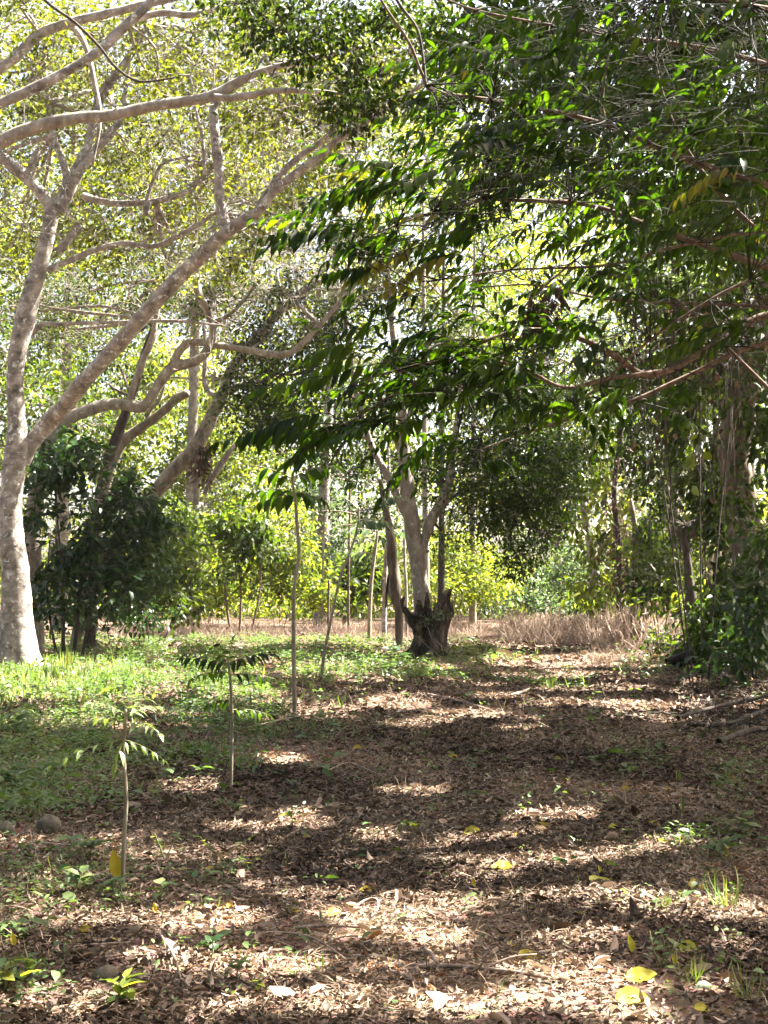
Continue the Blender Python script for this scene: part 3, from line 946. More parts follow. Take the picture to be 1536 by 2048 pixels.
# --- 8 the rotten stump
D8 = 30.6
sb = base_at(860, D8)
st = thing('tree_stump', 'hollow rotten tree stump with jagged dark spikes, standing beside the path', 'stump', sb)
mb = MB()
nt_, nz = 56, 22
ang = np.linspace(0, 2 * np.pi, nt_, endpoint=False)
top = np.full(nt_, .86)
for a0, wd, h in ((3.14, .30, .35), (3.55, .22, .20), (4.55, .20, .62), (4.20, .13, .45), (.15, .16, .32), (5.45, .22, .66), (4.9, .10, .30), (1.2, .3, .3), (2.2, .2, .25), (5.1, .12, .02)):
    dd = np.angle(np.exp(1j * (ang - a0)))
    top = np.maximum(top, .80 + h * np.clip(1 - np.abs(dd) / wd, 0, 1) ** .8)
top += rng.normal(size=nt_) * .035
rows = []
for side in (0, 1):
    zz = np.linspace(0, 1, nz)
    for z in (zz if side == 0 else zz[::-1]):
        h = z * top * 1.28
        h = h / 1.28
        r = .47 + .10 * np.clip(1 - h / .25, 0, 1) - .07 * np.exp(-((h - .45) / .2) ** 2) + .12 * np.clip((h - .5) / .6, 0, 1)
        r = r + np.where(np.abs(np.angle(np.exp(1j * (ang - 3.2)))) < .7, .12 * np.clip((h - .4) / .5, 0, 1), 0)
        q = np.stack([np.cos(ang) * .5, np.sin(ang) * .5, h * .8], -1)
        r = r * (1 + .15 * fnoise(q, 5, 5) + .11 * fnoise(q, 13, 6) + .05 * fnoise(q, 30, 7))
        # knot hole at the left of the face
        hole = np.exp(-(np.angle(np.exp(1j * (ang - 4.35))) / .20) ** 2 - ((h - .46) / .10) ** 2)
        knot = np.exp(-(np.angle(np.exp(1j * (ang - 4.9))) / .4) ** 2 - ((h - .42) / .24) ** 2)
        r = r + .09 * knot - .26 * hole
        if side == 1:
            r = r - .075 - .03 * (1 - z)
        rows.append(np.stack([sb[0] + np.cos(ang) * r, sb[1] + np.sin(ang) * r * .9, sb[2] - .05 + h * 1.28], -1))
V = np.array(rows)
idx = np.arange(len(rows) * nt_).reshape(len(rows), nt_)
nx = np.roll(idx, -1, 1)
mb.add(V.reshape(-1, 3), np.stack([idx[:-1], nx[:-1], nx[1:], idx[1:]], -1).reshape(-1, 4))
tw = MB()
twigs(tw, sb + np.array([[-.35, -.55, .55], [-.3, -.55, .5], [.1, -.6, .45], [-.1, -.6, .8]]), sb + np.array([[.35, -.75, .0], [.1, -.8, .02], [.3, -.8, .02], [.25, -.7, .1]]), .012, .006)
part('dead_twigs', tw, M['stick'], st)
for a in (0.3, 1.6, 2.9, 3.9, 5.3, 4.6):
    d = np.array([math.cos(a), math.sin(a), 0])
    tube(mb, [sb + d * .3 + [0, 0, .3], sb + d * .52 + [0, 0, .1], sb + d * .8 + [0, 0, -.06]], [.12, .10, .03], 8, 3, .15, seed=int(a * 10))
part('rotten_shell', mb, M['rotten'], st)
fern = thing('stump_fern', 'small dark fern sprouting from the hollow of the rotten stump', 'fern', sb + np.array([.0, -.52, 1.0]))
mb = MB()
clump_leaves(mb, sb + np.array([.02, -.56, .98]) + rng.normal(size=(9, 3)) * [.13, .05, .08], .10, 10, .09, MID, .7, .5)
part('fronds', mb, M['blue'], fern)
mb = MB()
twigs(mb, np.tile(sb + np.array([.0, -.44, .9]), (12, 1)), sb + np.array([.02, -.56, .98]) + rng.normal(size=(12, 3)) * [.16, .05, .09], .006, .003)
part('stalks', mb, M['stem'], fern)

t = thing('dead_tree', 'dead brown furrowed trunk hanging just left of the rotten stump', 'dead tree', base_at(795, 36))
mb = MB()
px_tube(mb, [(799, 1262, 8), (797, 1225, 10), (791, 1185, 13), (786, 1130, 13), (782, 1080, 11), (772, 1020, 8), (760, 960, 5)], 36, 12, 5, .16, 9, ground0=True)
part('trunk', mb, M['brown_bark'], t)
mb = MB()
px_tube(mb, [(778, 1150, 4), (774, 1185, 4), (772, 1215, 2)], 35.8, 6, 3, .15, 12)
part('bark_strip', mb, M['rotten'], t)
for name, lab, pts, Y, mat in [
    ('pole', 'pale straight thin pole trunk left of the dead furrowed trunk', [(768, 1240, 6), (770, 1160, 5.5), (774, 1090, 5.5), (776, 1040, 5), (778, 960, 4), (776, 880, 2.5)], 42, 'pale_bark'),
    ('pole', 'thin grey pole between the dead trunk and the forked tree', [(813, 1225, 3.5), (812, 1170, 3.5), (810, 1140, 3.2), (808, 1060, 3)], 42, 'grey_bark'),
    ('pole', 'very thin reddish pole standing in the sunlit clearing', [(697, 1235, 3), (697, 1150, 3), (699, 1050, 2.6), (700, 940, 2)], 46, 'branch'),
    ('pole', 'slim grey pole before the bluish bush in the clearing', [(645, 1225, 2.8), (646, 1150, 2.8), (647, 1080, 2.4), (650, 1000, 2)], 48, 'grey_bark'),
    ('pole', 'short brown stake in the clearing brush', [(656, 1230, 3), (657, 1200, 3), (658, 1160, 3)], 46, 'branch'),
]:
    mb = MB()
    px_tube(mb, pts, Y, 7, 4, .06, int(Y), ground0=True)
    b = base_at(pts[0][0], Y)
    single(name, mb, M[mat], lab, 'pole', list(b), None)


# ------------------------------------------------------------------ shrubs and background trees
def shrub(name, label, cat, px, Y, blobs, per, size, mat, stems=(), stem_mat='dark_bark', radius=.4, tm=FAR, droop=.3, group=None, stem_r=.012, flat=.7):
    b = base_at(px, Y)
    t = thing(name, label, cat, b, group)
    mb = MB()
    ends = []
    if not len(stems):
        stems = []
        for bl in blobs[:4]:
            stems.append([(px + (bl[0] - px) * .15, None, stem_r), (px + (bl[0] - px) * .5, (bl[1] + 1180 + 1.6 * F / Y) / 2, stem_r * .8), (bl[0], bl[1], stem_r * .5)])
    for i, s in enumerate(stems):
        pp, rr = [], []
        for a, c, r in s:
            q = base_at(a, Y) - [0, 0, .05] if c is None else P(a, c, Y)
            pp.append(q); rr.append(r)
        tube(mb, pp, rr, 7, 4, .08, seed=i + int(px))
        ends += pp[1:]
    part('stems', mb, M[stem_mat], t)
    crown(t, blobs, per, size, M[mat], ends, M[stem_mat], tm, 'foliage', radius, droop, twig_r=.008, limb_r=stem_r * .7, flat=flat)
    return t


shrub('broadleaf_shrub', 'big dark glossy leaved shrub crowding beside the pale forked trunk', 'shrub', 150, 30,
      [(100, 940, 30, 70, 45, 1.0, 32), (180, 930, 30.4, 70, 40, 1.0, 26), (215, 1000, 30, 75, 60, 1.1, 40), (120, 1060, 30, 85, 90, 1.0, 60), (215, 1110, 30, 80, 70, 1.0, 46), (120, 1180, 30, 80, 60, .9, 40), (280, 1030, 30.5, 55, 45, .8, 16), (255, 1170, 30, 70, 55, .8, 24), (300, 1100, 31, 40, 50, .7, 10), (60, 900, 30, 30, 25, .5, 6), (150, 890, 30, 30, 22, .5, 6), (240, 935, 30, 35, 22, .5, 7), (265, 985, 30, 30, 25, .5, 6), (330, 1060, 31, 30, 30, .5, 6)],
      18, .23, 'coffee', [[(130, None, .05), (125, 1150, .04), (110, 980, .02)], [(150, None, .05), (165, 1140, .04), (190, 1000, .02)], [(165, None, .04), (190, 1180, .03), (215, 1100, .02)], [(120, None, .03), (95, 1200, .03), (100, 1080, .02)]], radius=.36, tm=MID)
shrub('undergrowth_shrub', 'dim tangled shrub between the dark glossy shrub and the slanting mossy trunk', 'shrub', 310, 36,
      [(300, 1120, 36, 60, 80, 1.2, 40), (350, 1180, 36, 70, 60, 1.1, 36), (270, 1200, 35, 60, 45, 1, 26), (400, 1130, 37, 50, 70, 1.1, 26), (330, 1040, 37, 60, 60, 1.1, 26)], 22, .19, 'green', radius=.4, tm=MID)
shrub('undergrowth_shrub', 'low shaded shrub at the back edge of the herbs, left of the clearing', 'shrub', 230, 33,
      [(200, 1215, 33, 70, 35, .9, 26), (280, 1225, 33, 60, 28, .9, 20), (130, 1225, 32, 60, 35, .9, 18)], 20, .16, 'coffee', radius=.34, tm=MID)
shrub('small_tree', 'small dark topped tree with thin tan stems in the sunlit clearing', 'tree', 470, 43,
      [(480, 1040, 43, 55, 32, .9, 24), (440, 1075, 43, 45, 30, .8, 14), (520, 1085, 43, 50, 35, .8, 18), (470, 1120, 43, 60, 40, .9, 12)],
      22, .26, 'green', [[(465, None, .05), (452, 1200, .045), (448, 1120, .035), (455, 1050, .02)], [(480, None, .05), (482, 1190, .04), (476, 1100, .03), (485, 1040, .02)], [(500, None, .04), (520, 1180, .03), (520, 1090, .02)]], 'branch', .42, MID, .7)
shrub('clearing_bush', 'bright yellow green bush glowing in the sun behind the small dark topped tree', 'bush', 560, 49,
      [(560, 1080, 49, 80, 80, 1.4, 70), (600, 1150, 49, 60, 60, 1.2, 50), (520, 1160, 50, 70, 60, 1.2, 40), (640, 1190, 48, 40, 35, .8, 20), (430, 1150, 50, 60, 60, 1.2, 40), (380, 1190, 49, 80, 40, 1.2, 40)], 24, .22, 'bright', radius=.5)
shrub('clearing_bush', 'yellow green vine hung bush below the slanting mossy trunk', 'bush', 350, 45,
      [(330, 1060, 45, 70, 80, 1.3, 55), (280, 1130, 45, 70, 60, 1.2, 45), (390, 1040, 46, 60, 70, 1.3, 50), (440, 1000, 47, 60, 70, 1.3, 45), (330, 1180, 44, 70, 40, 1, 30)], 24, .20, 'green', radius=.5)
shrub('clearing_bush', 'tall pale green thicket behind the slanting mossy trunk', 'bush', 420, 55,
      [(330, 900, 55, 110, 100, 1.8, 80), (430, 930, 55, 90, 110, 1.8, 80), (520, 960, 56, 80, 110, 1.8, 70), (250, 880, 54, 80, 100, 1.6, 50), (480, 1060, 55, 80, 70, 1.4, 40)], 24, .25, 'bright', radius=.6)
shrub('bluish_bush', 'dusky blue green bush standing behind the slim grey pole', 'bush', 650, 58,
      [(650, 1030, 58, 60, 80, 1.6, 60), (630, 1120, 57, 60, 60, 1.5, 50), (690, 1100, 58, 50, 70, 1.4, 45), (660, 1180, 56, 60, 40, 1.2, 40), (620, 960, 60, 60, 60, 1.4, 35)], 24, .20, 'blue', radius=.5)
shrub('broadleaf_bush', 'dark green bush with big pale leaves at the clearing edge', 'bush', 725, 52,
      [(720, 1130, 52, 35, 40, .9, 22), (700, 1180, 51, 40, 35, .9, 22), (750, 1170, 52, 30, 40, .8, 16)], 22, .34, 'green', radius=.45, tm=MID)
shrub('far_bush', 'sunlit lemon green bush glowing right of the forked tree', 'bush', 930, 58,
      [(920, 1120, 58, 70, 60, 1.5, 70), (960, 1160, 57, 70, 50, 1.4, 60), (890, 1180, 56, 50, 45, 1.2, 40), (870, 1110, 59, 40, 50, 1.2, 30), (1010, 1130, 60, 50, 60, 1.3, 40)], 26, .20, 'bright', radius=.5)
shrub('far_bush', 'light green bush closing the view at the end of the path', 'bush', 1040, 66,
      [(1040, 1170, 66, 50, 40, 1.4, 45), (1000, 1200, 64, 40, 30, 1.2, 25), (1080, 1190, 66, 40, 35, 1.2, 30), (1060, 1110, 70, 60, 50, 1.6, 45)], 26, .22, 'blue', radius=.55)
shrub('far_bush', 'pale bluish green bush leaning over the right end of the path', 'bush', 1130, 56,
      [(1130, 1170, 56, 50, 50, 1.3, 45), (1160, 1120, 56, 40, 60, 1.3, 40), (1110, 1215, 54, 40, 25, 1, 22), (1180, 1200, 52, 40, 40, 1.1, 30)], 26, .21, 'blue', radius=.5)
shrub('leafy_tree', 'tall whitish green sunlit tree with drooping big leaves beyond the brown brush', 'tree', 1195, 44,
      [(1180, 980, 44, 55, 60, 1.2, 45), (1160, 1050, 43.5, 45, 45, 1.0, 35), (1215, 930, 45, 60, 60, 1.3, 40), (1240, 1020, 45, 45, 70, 1.1, 35), (1190, 1110, 45, 45, 40, 1, 30), (1195, 1180, 44, 50, 40, 1, 30), (1200, 1075, 43.5, 35, 35, .8, 14)], 20, .30, 'bright', radius=.5, tm=MID, droop=.9)


def bg_tree(label, px, Y, trunk_r, toppx, toppy, blobs, per, size, mat, bark='grey_bark', radius=.7, group='trees at the back of the clearing', name='tree', twig_r=.02, bend=0, forks=True):
    b = base_at(px, Y)
    t = thing(name, label, 'tree', b, group)
    mb = MB()
    base_py = 1180 + 1.6 * F / Y
    pts = [(px, base_py, trunk_r * 1.3), (px + (toppx - px) * .2 + bend, base_py + (toppy - base_py) * .28, trunk_r), (px + (toppx - px) * .55 + bend * .6, base_py + (toppy - base_py) * .6, trunk_r * .75), (toppx, toppy, trunk_r * .35)]
    pp = px_tube(mb, pts, Y, 10, 5, .08, int(px) + 500, ground0=True)
    part('trunk', mb, M[bark], t)
    crown(t, blobs, per, size, M[mat], [pp[1] * .3 + pp[2] * .7, pp[2], (pp[2] + pp[3]) / 2, pp[3]], M[bark], radius=radius, twig_r=twig_r, limb_r=trunk_r * Y / F * .35)
    return t


bg_tree('tall olive leaved tree filling the upper left sky behind the pale limbs', 120, 50, 14, 150, 200,
        [(40, 120, 50, 150, 170, 3, 80), (230, 200, 51, 150, 150, 3, 80), (60, 420, 50, 150, 150, 3, 80), (250, 420, 50, 140, 130, 3, 70), (100, 600, 48, 150, 100, 2.5, 55)], 24, .26, 'olive')
bg_tree('tall yellowish tree in full sun behind the fork of the pale tree', 380, 54, 13, 400, 150,
        [(400, 180, 54, 150, 140, 3, 80), (560, 320, 54, 140, 130, 3, 75), (400, 420, 53, 150, 110, 3, 70), (520, 90, 55, 130, 110, 3, 55), (480, 560, 52, 160, 90, 2.6, 50)], 24, .27, 'olive')
bg_tree('broad sunlit tree between the pale slanting limb and the overhanging branches', 640, 57, 13, 690, 180,
        [(700, 180, 57, 150, 150, 3, 85), (800, 330, 57, 130, 150, 3, 80), (660, 420, 56, 140, 110, 3, 65), (840, 120, 58, 120, 130, 3, 60), (760, 560, 56, 140, 100, 2.6, 50)], 24, .28, 'olive', 'pale_bark')
bg_tree('thin dark trunked tree seen through the gap above the forked tree', 882, 50, 7, 888, 420,
        [(880, 420, 50, 120, 100, 2.2, 45), (960, 520, 50, 120, 100, 2.2, 45), (820, 480, 51, 90, 80, 2, 25)], 24, .24, 'green', 'dark_bark')
bg_tree('thin grey trunked tree just left of the thin dark trunk', 852, 54, 8, 846, 380,
        [(850, 300, 54, 120, 100, 2.4, 40), (900, 620, 56, 110, 80, 2, 30)], 24, .24, 'bright', 'grey_bark')
bg_tree('pale thin trunked tree right of the thin dark trunk', 945, 58, 7, 950, 380,
        [(980, 380, 58, 130, 110, 2.6, 50), (1020, 640, 58, 120, 90, 2.4, 40), (940, 680, 60, 110, 80, 2.4, 35)], 24, .25, 'bright', 'grey_bark')
bg_tree('big mid green tree arching over the far end of the path', 1010, 72, 12, 1060, 600,
        [(1020, 820, 70, 130, 110, 3, 60), (1120, 720, 70, 140, 120, 3, 65), (1040, 980, 72, 120, 80, 3, 45), (930, 940, 72, 90, 80, 2.6, 35), (1100, 560, 72, 150, 120, 3, 55)], 26, .30, 'bright', radius=.85)
bg_tree('tall straight trunked tree at the right end of the path', 1115, 64, 8, 1120, 760,
        [(1130, 820, 64, 90, 80, 2.4, 40), (1180, 740, 64, 110, 110, 2.6, 50), (1110, 900, 64, 70, 60, 2, 25)], 26, .28, 'green', 'brown_bark')
bg_tree('tall bluish green tree high up behind the right hand vines', 1330, 52, 12, 1350, 450,
        [(1340, 520, 52, 130, 120, 2.8, 70), (1430, 640, 50, 120, 110, 2.6, 65), (1250, 640, 53, 120, 120, 2.6, 55), (1380, 330, 53, 160, 130, 3, 60), (1300, 800, 50, 120, 90, 2.4, 45)], 24, .27, 'blue', 'brown_bark')
bg_tree('dense green tree beyond the right edge of the path', 1500, 46, 14, 1490, 420,
        [(1500, 460, 46, 140, 150, 2.6, 65), (1560, 700, 46, 140, 150, 2.6, 65), (1450, 820, 45, 90, 90, 2, 35), (1640, 950, 45, 120, 160, 2.4, 45)], 24, .25, 'green', 'brown_bark')
bg_tree('leafy tree at the far left beyond the dark shrub', -60, 46, 14, -40, 500,
        [(-40, 700, 46, 130, 130, 2.6, 60), (60, 820, 46, 100, 90, 2.2, 45), (-140, 450, 46, 150, 160, 2.8, 50), (170, 830, 47, 90, 80, 2, 40), (0, 940, 45, 70, 80, 2, 25)], 24, .25, 'green')
bg_tree('pale trunked tree leaning right in the bright thicket', 350, 60, 9, 450, 640,
        [(470, 760, 60, 120, 100, 2.6, 60), (380, 700, 61, 110, 100, 2.6, 50), (560, 860, 60, 110, 90, 2.4, 50), (300, 800, 62, 100, 90, 2.4, 45)], 24, .28, 'bright', 'pale_bark')
bg_tree('slender tree with grey fork behind the crooked bough', 640, 62, 8, 600, 650,
        [(620, 780, 62, 120, 110, 2.6, 55), (720, 850, 62, 110, 100, 2.4, 50), (700, 720, 63, 110, 90, 2.4, 40), (780, 980, 64, 100, 80, 2.4, 40)], 24, .28, 'green', 'grey_bark')


def far_woods():
    mb, tw = MB(), MB()
    n = 4600
    x = rng.uniform(-62, 62, n)
    y = rng.uniform(82, 100, n) - .0
    z = rng.uniform(0, 1, n) ** .8 * (35 + 7 * fnoise(np.stack([x, y], -1), .12, 3))
    c = np.stack([x, y, np.maximum(z, .4)], -1)
    clump_leaves(mb, c, 1.6, 26, .55, FAR, .6, .3)
    n = 1500
    x = rng.uniform(-46, 46, n)
    y = rng.uniform(68, 80, n)
    z = rng.uniform(0.1, 1, n) * (4.2 + 2.2 * fnoise(np.stack([x, y], -1), .25, 13))
    clump_leaves(mb, np.stack([x, y, z], -1), 1.0, 30, .34, FAR, .7, .3)
    o = bpy.data.objects.new('far_woods', mb.mesh('far_woods', M['bright']))
    COL.objects.link(o)
    tag(o, 'far sunlit forest closing off the view', None, None, 'stuff')


far_woods()


def side_woods():
    '''the forest goes on behind the viewer and on both sides'''
    mb = MB()
    n = 2600
    a = rng.uniform(math.radians(140), math.radians(400), n)
    r = rng.uniform(17, 30, n)
    x, y = np.cos(a) * r * 1.15, np.sin(a) * r - 2
    z = rng.uniform(0, 1, n) ** .8 * 17
    k = (y < 4) | (x < -23)
    c = np.stack([x, y, z], -1)[k]
    clump_leaves(mb, c, 1.7, 24, .75, FAR, .7, .3)
    o = bpy.data.objects.new('side_woods', mb.mesh('side_woods', M['green']))
    COL.objects.link(o)
    tag(o, 'dense green forest going on at both sides', None, None, 'stuff')


side_woods()

# ------------------------------------------------------------------ the right side
DR = 25.0
tr = thing('vine_draped_tree', 'thick brown trunk with torn bark draped in creepers at the right edge', 'tree', base_at(1500, DR))
mb = MB()
ppr = px_tube(mb, [(1505, 1345, 46), (1502, 1250, 38), (1495, 1120, 36), (1482, 1000, 34), (1474, 940, 36), (1472, 870, 38), (1480, 800, 40), (1500, 740, 34), (1525, 660, 28), (1540, 500, 24), (1535, 300, 20), (1520, 60, 15), (1500, -200, 10)], DR, 18, 5, .13, 15, flare=(1.0, .3, 5), ground0=True)
part('trunk', mb, M['brown_bark'], tr)
for i, pts in enumerate([[(1478, 815, 22), (1462, 780, 26), (1440, 740, 20), (1400, 715, 14), (1350, 720, 8)], [(1500, 745, 16), (1450, 690, 12), (1380, 620, 9), (1300, 590, 6)], [(1530, 640, 18), (1600, 520, 14), (1680, 350, 9)], [(1535, 420, 12), (1450, 300, 9), (1380, 140, 7), (1340, -40, 4)]]):
    mb = MB()
    px_tube(mb, pts, DR, 10, 4, .2, 120 + i)
    part('limb', mb, M['dark_bark'] if i == 0 else M['brown_bark'], tr)
mb = MB()
clump_leaves(mb, blob_centers(1500, 1150, 24.2, 60, 190, .7, 60)[0], .38, 22, .19, MID, .9, .7)
clump_leaves(mb, blob_centers(1450, 1000, 24.2, 30, 110, .5, 16)[0], .32, 18, .17, MID, .9, .9)
clump_leaves(mb, blob_centers(1490, 760, 24.2, 60, 120, .6, 34)[0], .36, 20, .17, MID, .9, .9)
clump_leaves(mb, blob_centers(1440, 1240, 23.6, 60, 70, .6, 22)[0], .34, 20, .17, MID, .9, .6)
clump_leaves(mb, blob_centers(1540, 900, 24.4, 50, 160, .7, 36)[0], .38, 20, .20, MID, .9, .7)
part('creeper', mb, M['creeper'], tr)
mb = MB()
for bl in [(1420, 690, 25.5, 90, 60, .9, 22), (1500, 560, 26, 110, 120, 1.4, 40), (1400, 430, 26, 120, 120, 1.6, 40), (1350, 790, 25.5, 60, 60, .8, 14), (1480, 250, 26, 140, 140, 2, 40)]:
    clump_leaves(mb, blob_centers(*bl)[0], .45, 24, .19, FAR, .7, .5)
part('crown', mb, M['small_dark'], tr)

kn = thing('knotted_stem', 'dark mossy stem topped by a swollen cup shaped knot with yellowing leaves', 'tree', base_at(1380, 29))
mb = MB()
px_tube(mb, [(1385, 1262, 15), (1383, 1215, 14), (1378, 1160, 11), (1374, 1110, 9), (1369, 1080, 9), (1366, 1060, 11), (1372, 1048, 9)], 29, 12, 5, .16, 21, ground0=True)
part('trunk', mb, M['dark_bark'], kn)
mb = MB()
px_tube(mb, [(1362, 1066, 8), (1374, 1066, 13), (1386, 1060, 17), (1396, 1050, 16), (1401, 1040, 9), (1402, 1028, 4)], 29, 14, 5, .25, 22)
part('knot', mb, M['dark_bark'], kn)
mb, tw = MB(), MB()
cs = blob_centers(1350, 1030, 28.8, 42, 38, .5, 13)[0]
clump_leaves(mb, cs, .25, 9, .22, MID, .8, .4)
clump_leaves(mb, blob_centers(1400, 1085, 28.8, 22, 35, .4, 5)[0], .2, 8, .18, MID, .8, .6)
part('yellow_leaves', mb, M['yellow_crown'], kn)
twigs(tw, np.tile(P(1372, 1052, 28.9), (13, 1)), cs, .012, .005)
part('twigs', tw, M['dark_bark'], kn)

for lab, px, Y, pts, blobs, mat, bark in [
    ('slender twin stems with vine leaves bunched at head height beside the brush', 1280, 38, [[(1270, 1225, 9), (1266, 1160, 8), (1272, 1090, 8), (1262, 1000, 5)], [(1283, 1225, 8), (1288, 1170, 7), (1298, 1120, 6), (1300, 1020, 4)]],
     [(1270, 1070, 38, 40, 50, .7, 26), (1300, 1020, 38, 40, 50, .7, 24), (1255, 980, 38, 40, 50, .8, 22), (1310, 1110, 37.5, 30, 45, .6, 12)], 'green', 'moss_bark'),
    ('brown dead vine curtain hanging around a hidden trunk by the brush', 1235, 41, [[(1236, 1225, 7), (1238, 1100, 6), (1228, 980, 6), (1243, 850, 5), (1240, 720, 4)]],
     [(1225, 1000, 41, 24, 110, .5, 20), (1245, 1120, 41, 25, 70, .5, 14)], 'dead', 'dark_bark'),
    ('pale peeling trunk standing behind the yellowing knotted stem', 1345, 40, [[(1352, 1225, 15), (1350, 1120, 14), (1345, 1000, 13), (1350, 880, 12), (1362, 760, 10), (1370, 600, 7)]],
     [(1350, 860, 40.5, 70, 80, 1.2, 34), (1400, 960, 40, 60, 70, 1, 28), (1330, 1120, 39.5, 40, 50, .8, 16), (1370, 700, 41, 80, 90, 1.3, 34)], 'green', 'brown_bark'),
    ('slim leafy sapling cluster in front of the peeling trunk', 1430, 31, [[(1425, 1250, 6), (1420, 1150, 5), (1430, 1050, 4), (1436, 950, 3)], [(1448, 1250, 5), (1452, 1170, 4), (1460, 1100, 3)]],
     [(1430, 1160, 31, 50, 60, .7, 24), (1455, 1220, 30.5, 50, 50, .7, 24), (1400, 1200, 31, 40, 50, .7, 16), (1425, 1080, 31, 45, 60, .7, 16), (1340, 1190, 33, 50, 40, .7, 18)], 'bright', 'brown_bark'),
    ('slim brown trunk with pale scars between hanging vines', 1435, 35, [[(1440, 1240, 9), (1436, 1100, 8), (1430, 950, 8), (1432, 800, 7), (1425, 600, 5)]],
     [(1430, 780, 35, 60, 90, 1, 26), (1470, 930, 35, 45, 80, .8, 20), (1440, 1030, 35.5, 40, 60, .7, 14)], 'green', 'brown_bark'),
    ('leafy understory shrub below the torn bark trunk', 1500, 23, [[(1490, 1330, 5), (1480, 1280, 4), (1470, 1230, 3)], [(1515, 1330, 5), (1520, 1270, 4), (1525, 1200, 3)]],
     [(1480, 1265, 23, 45, 40, .5, 14), (1530, 1230, 23, 45, 60, .5, 18), (1440, 1290, 23.5, 40, 25, .4, 8)], 'green', 'brown_bark'),
]:
    t = thing('vine_tree' if 'shrub' not in lab else 'shrub', lab, 'tree' if 'shrub' not in lab else 'shrub', base_at(px, Y), 'trees and thicket right of the path')
    ends = []
    for i, pt in enumerate(pts):
        mb = MB()
        pp = px_tube(mb, pt, Y, 10, 5, .12, int(px) + i, ground0=True)
        ends += list(pp[1:])
        part('trunk', mb, M[bark], t)
    crown(t, blobs, 20, .20, M[mat], ends, M[bark], MID, 'foliage', .36, .6, twig_r=.007, limb_r=.02)

t = thing('broken_tree', 'short pale snapped trunk leaning left among bright leaves', 'dead tree', base_at(1185, 46))
mb = MB()
px_tube(mb, [(1196, 1260, 12), (1188, 1130, 11), (1172, 1040, 10), (1160, 990, 10), (1148, 955, 7)], 46, 10, 4, .12, 33, ground0=True)
part('trunk', mb, M['pale_bark'], t)

for lab, px, Y, blobs, mat, sz, hg in [
    ('dark leafy creeper mass on the verge between the brush and the knotted stem', 1320, 33, [(1310, 1190, 33, 50, 40, .8, 22), (1350, 1130, 33, 40, 60, .8, 22), (1290, 1140, 34, 40, 60, .8, 18)], 'green', .19, .7),
    ('tall hanging creeper curtain with big leaves left of the torn bark trunk', 1420, 27, [(1400, 900, 27, 45, 120, .7, 30), (1440, 1000, 27, 35, 110, .6, 26), (1380, 800, 27.5, 50, 80, .7, 22), (1450, 1130, 27, 30, 70, .5, 14)], 'small_dark', .21, 1.2),
    ('sunlit lime leaved sapling thicket deep behind the hanging creepers', 1460, 42, [(1440, 1080, 42, 60, 90, 1.2, 46), (1500, 1000, 42, 60, 90, 1.2, 40), (1390, 1000, 43, 50, 90, 1.2, 36), (1470, 1190, 41, 60, 40, 1, 26)], 'bright', .24, .5),
    ('dusky thicket filling the gap behind the twin stems', 1230, 50, [(1230, 1120, 50, 60, 80, 1.3, 44), (1290, 1000, 50, 70, 110, 1.4, 52), (1180, 1180, 49, 50, 40, 1.1, 22), (1340, 1100, 49, 60, 90, 1.3, 44), (1250, 850, 51, 80, 90, 1.5, 44)], 'green', .24, .5),
    ('high dark leaf mass above the hanging lianas', 1400, 22, [(1400, 620, 22, 100, 70, 1.0, 40), (1290, 700, 22, 80, 60, .9, 26), (1480, 700, 22, 80, 90, 1.0, 40), (1250, 560, 22.5, 90, 60, .9, 24), (1500, 520, 22, 90, 90, 1, 40)], 'small_dark', .16, .7),
    ('dense climbing greenery wrapped round hidden trunks behind the lianas', 1360, 35, [(1360, 1000, 35, 60, 130, 1.0, 50), (1300, 900, 35.5, 60, 100, 1.0, 40), (1410, 1130, 35, 50, 90, .8, 34), (1360, 780, 36, 80, 80, 1.1, 40), (1260, 800, 36, 60, 70, .9, 24)], 'creeper', .18, .8),
    ('dark shaded undergrowth at the right edge in front of the torn bark trunk', 1500, 20, [(1510, 1230, 20, 45, 70, .6, 20), (1470, 1300, 20, 50, 35, .5, 14), (1540, 1110, 20, 30, 90, .6, 18)], 'coffee', .15, .6),
    ('scrubby weeds along the right verge above the charred log', 1420, 27, [(1390, 1285, 27, 50, 20, .5, 14), (1450, 1300, 26, 50, 22, .5, 14), (1330, 1285, 28, 40, 18, .5, 10), (1500, 1320, 22, 50, 25, .5, 14)], 'green', .13, .3),
]:
    shrub('thicket', lab, 'thicket', px, Y, blobs, 22, sz, mat, radius=.38, tm=MID, droop=hg, group='trees and thicket right of the path', stem_r=.015)
# long hanging dead vine strands, one plant
b = P(1395, 560, 18)
t = thing('dead_vine', 'tangle of thin dead vine strands hanging behind the lianas', 'vine', list(b), 'lianas hanging right of the path')
mb, tw = MB(), MB()
n = 70
a = np.array([P(x, y, Y) for x, y, Y in zip(rng.uniform(1230, 1500, n), rng.uniform(560, 760, n), rng.uniform(15, 21, n))])
e = a + np.stack([rng.normal(size=n) * .18, rng.normal(size=n) * .1, -rng.uniform(.4, 2.6, n)], -1)
twigs(tw, a, e, .006, .003)
c2 = np.array([P(x, y, Y) for x, y, Y in zip(rng.uniform(1240, 1500, 40), rng.uniform(600, 740, 40), rng.uniform(15, 20, 40))])
twigs(tw, c2, c2 + np.stack([rng.normal(size=40) * 1.0, rng.normal(size=40) * .4, rng.normal(size=40) * .35], -1), .009, .004)
part('strands', tw, M['dark_bark'], t)
u = rng.random(160)
j = rng.integers(0, n, 160)
leaves(mb, MID, a[j] + (e - a)[j] * u[:, None], np.stack([rng.normal(size=160) * .6, rng.normal(size=160) * .4, -np.ones(160)], -1), flat_dir(160), .10, None, 1.1)
part('withered_leaves', mb, M['dead'], t)

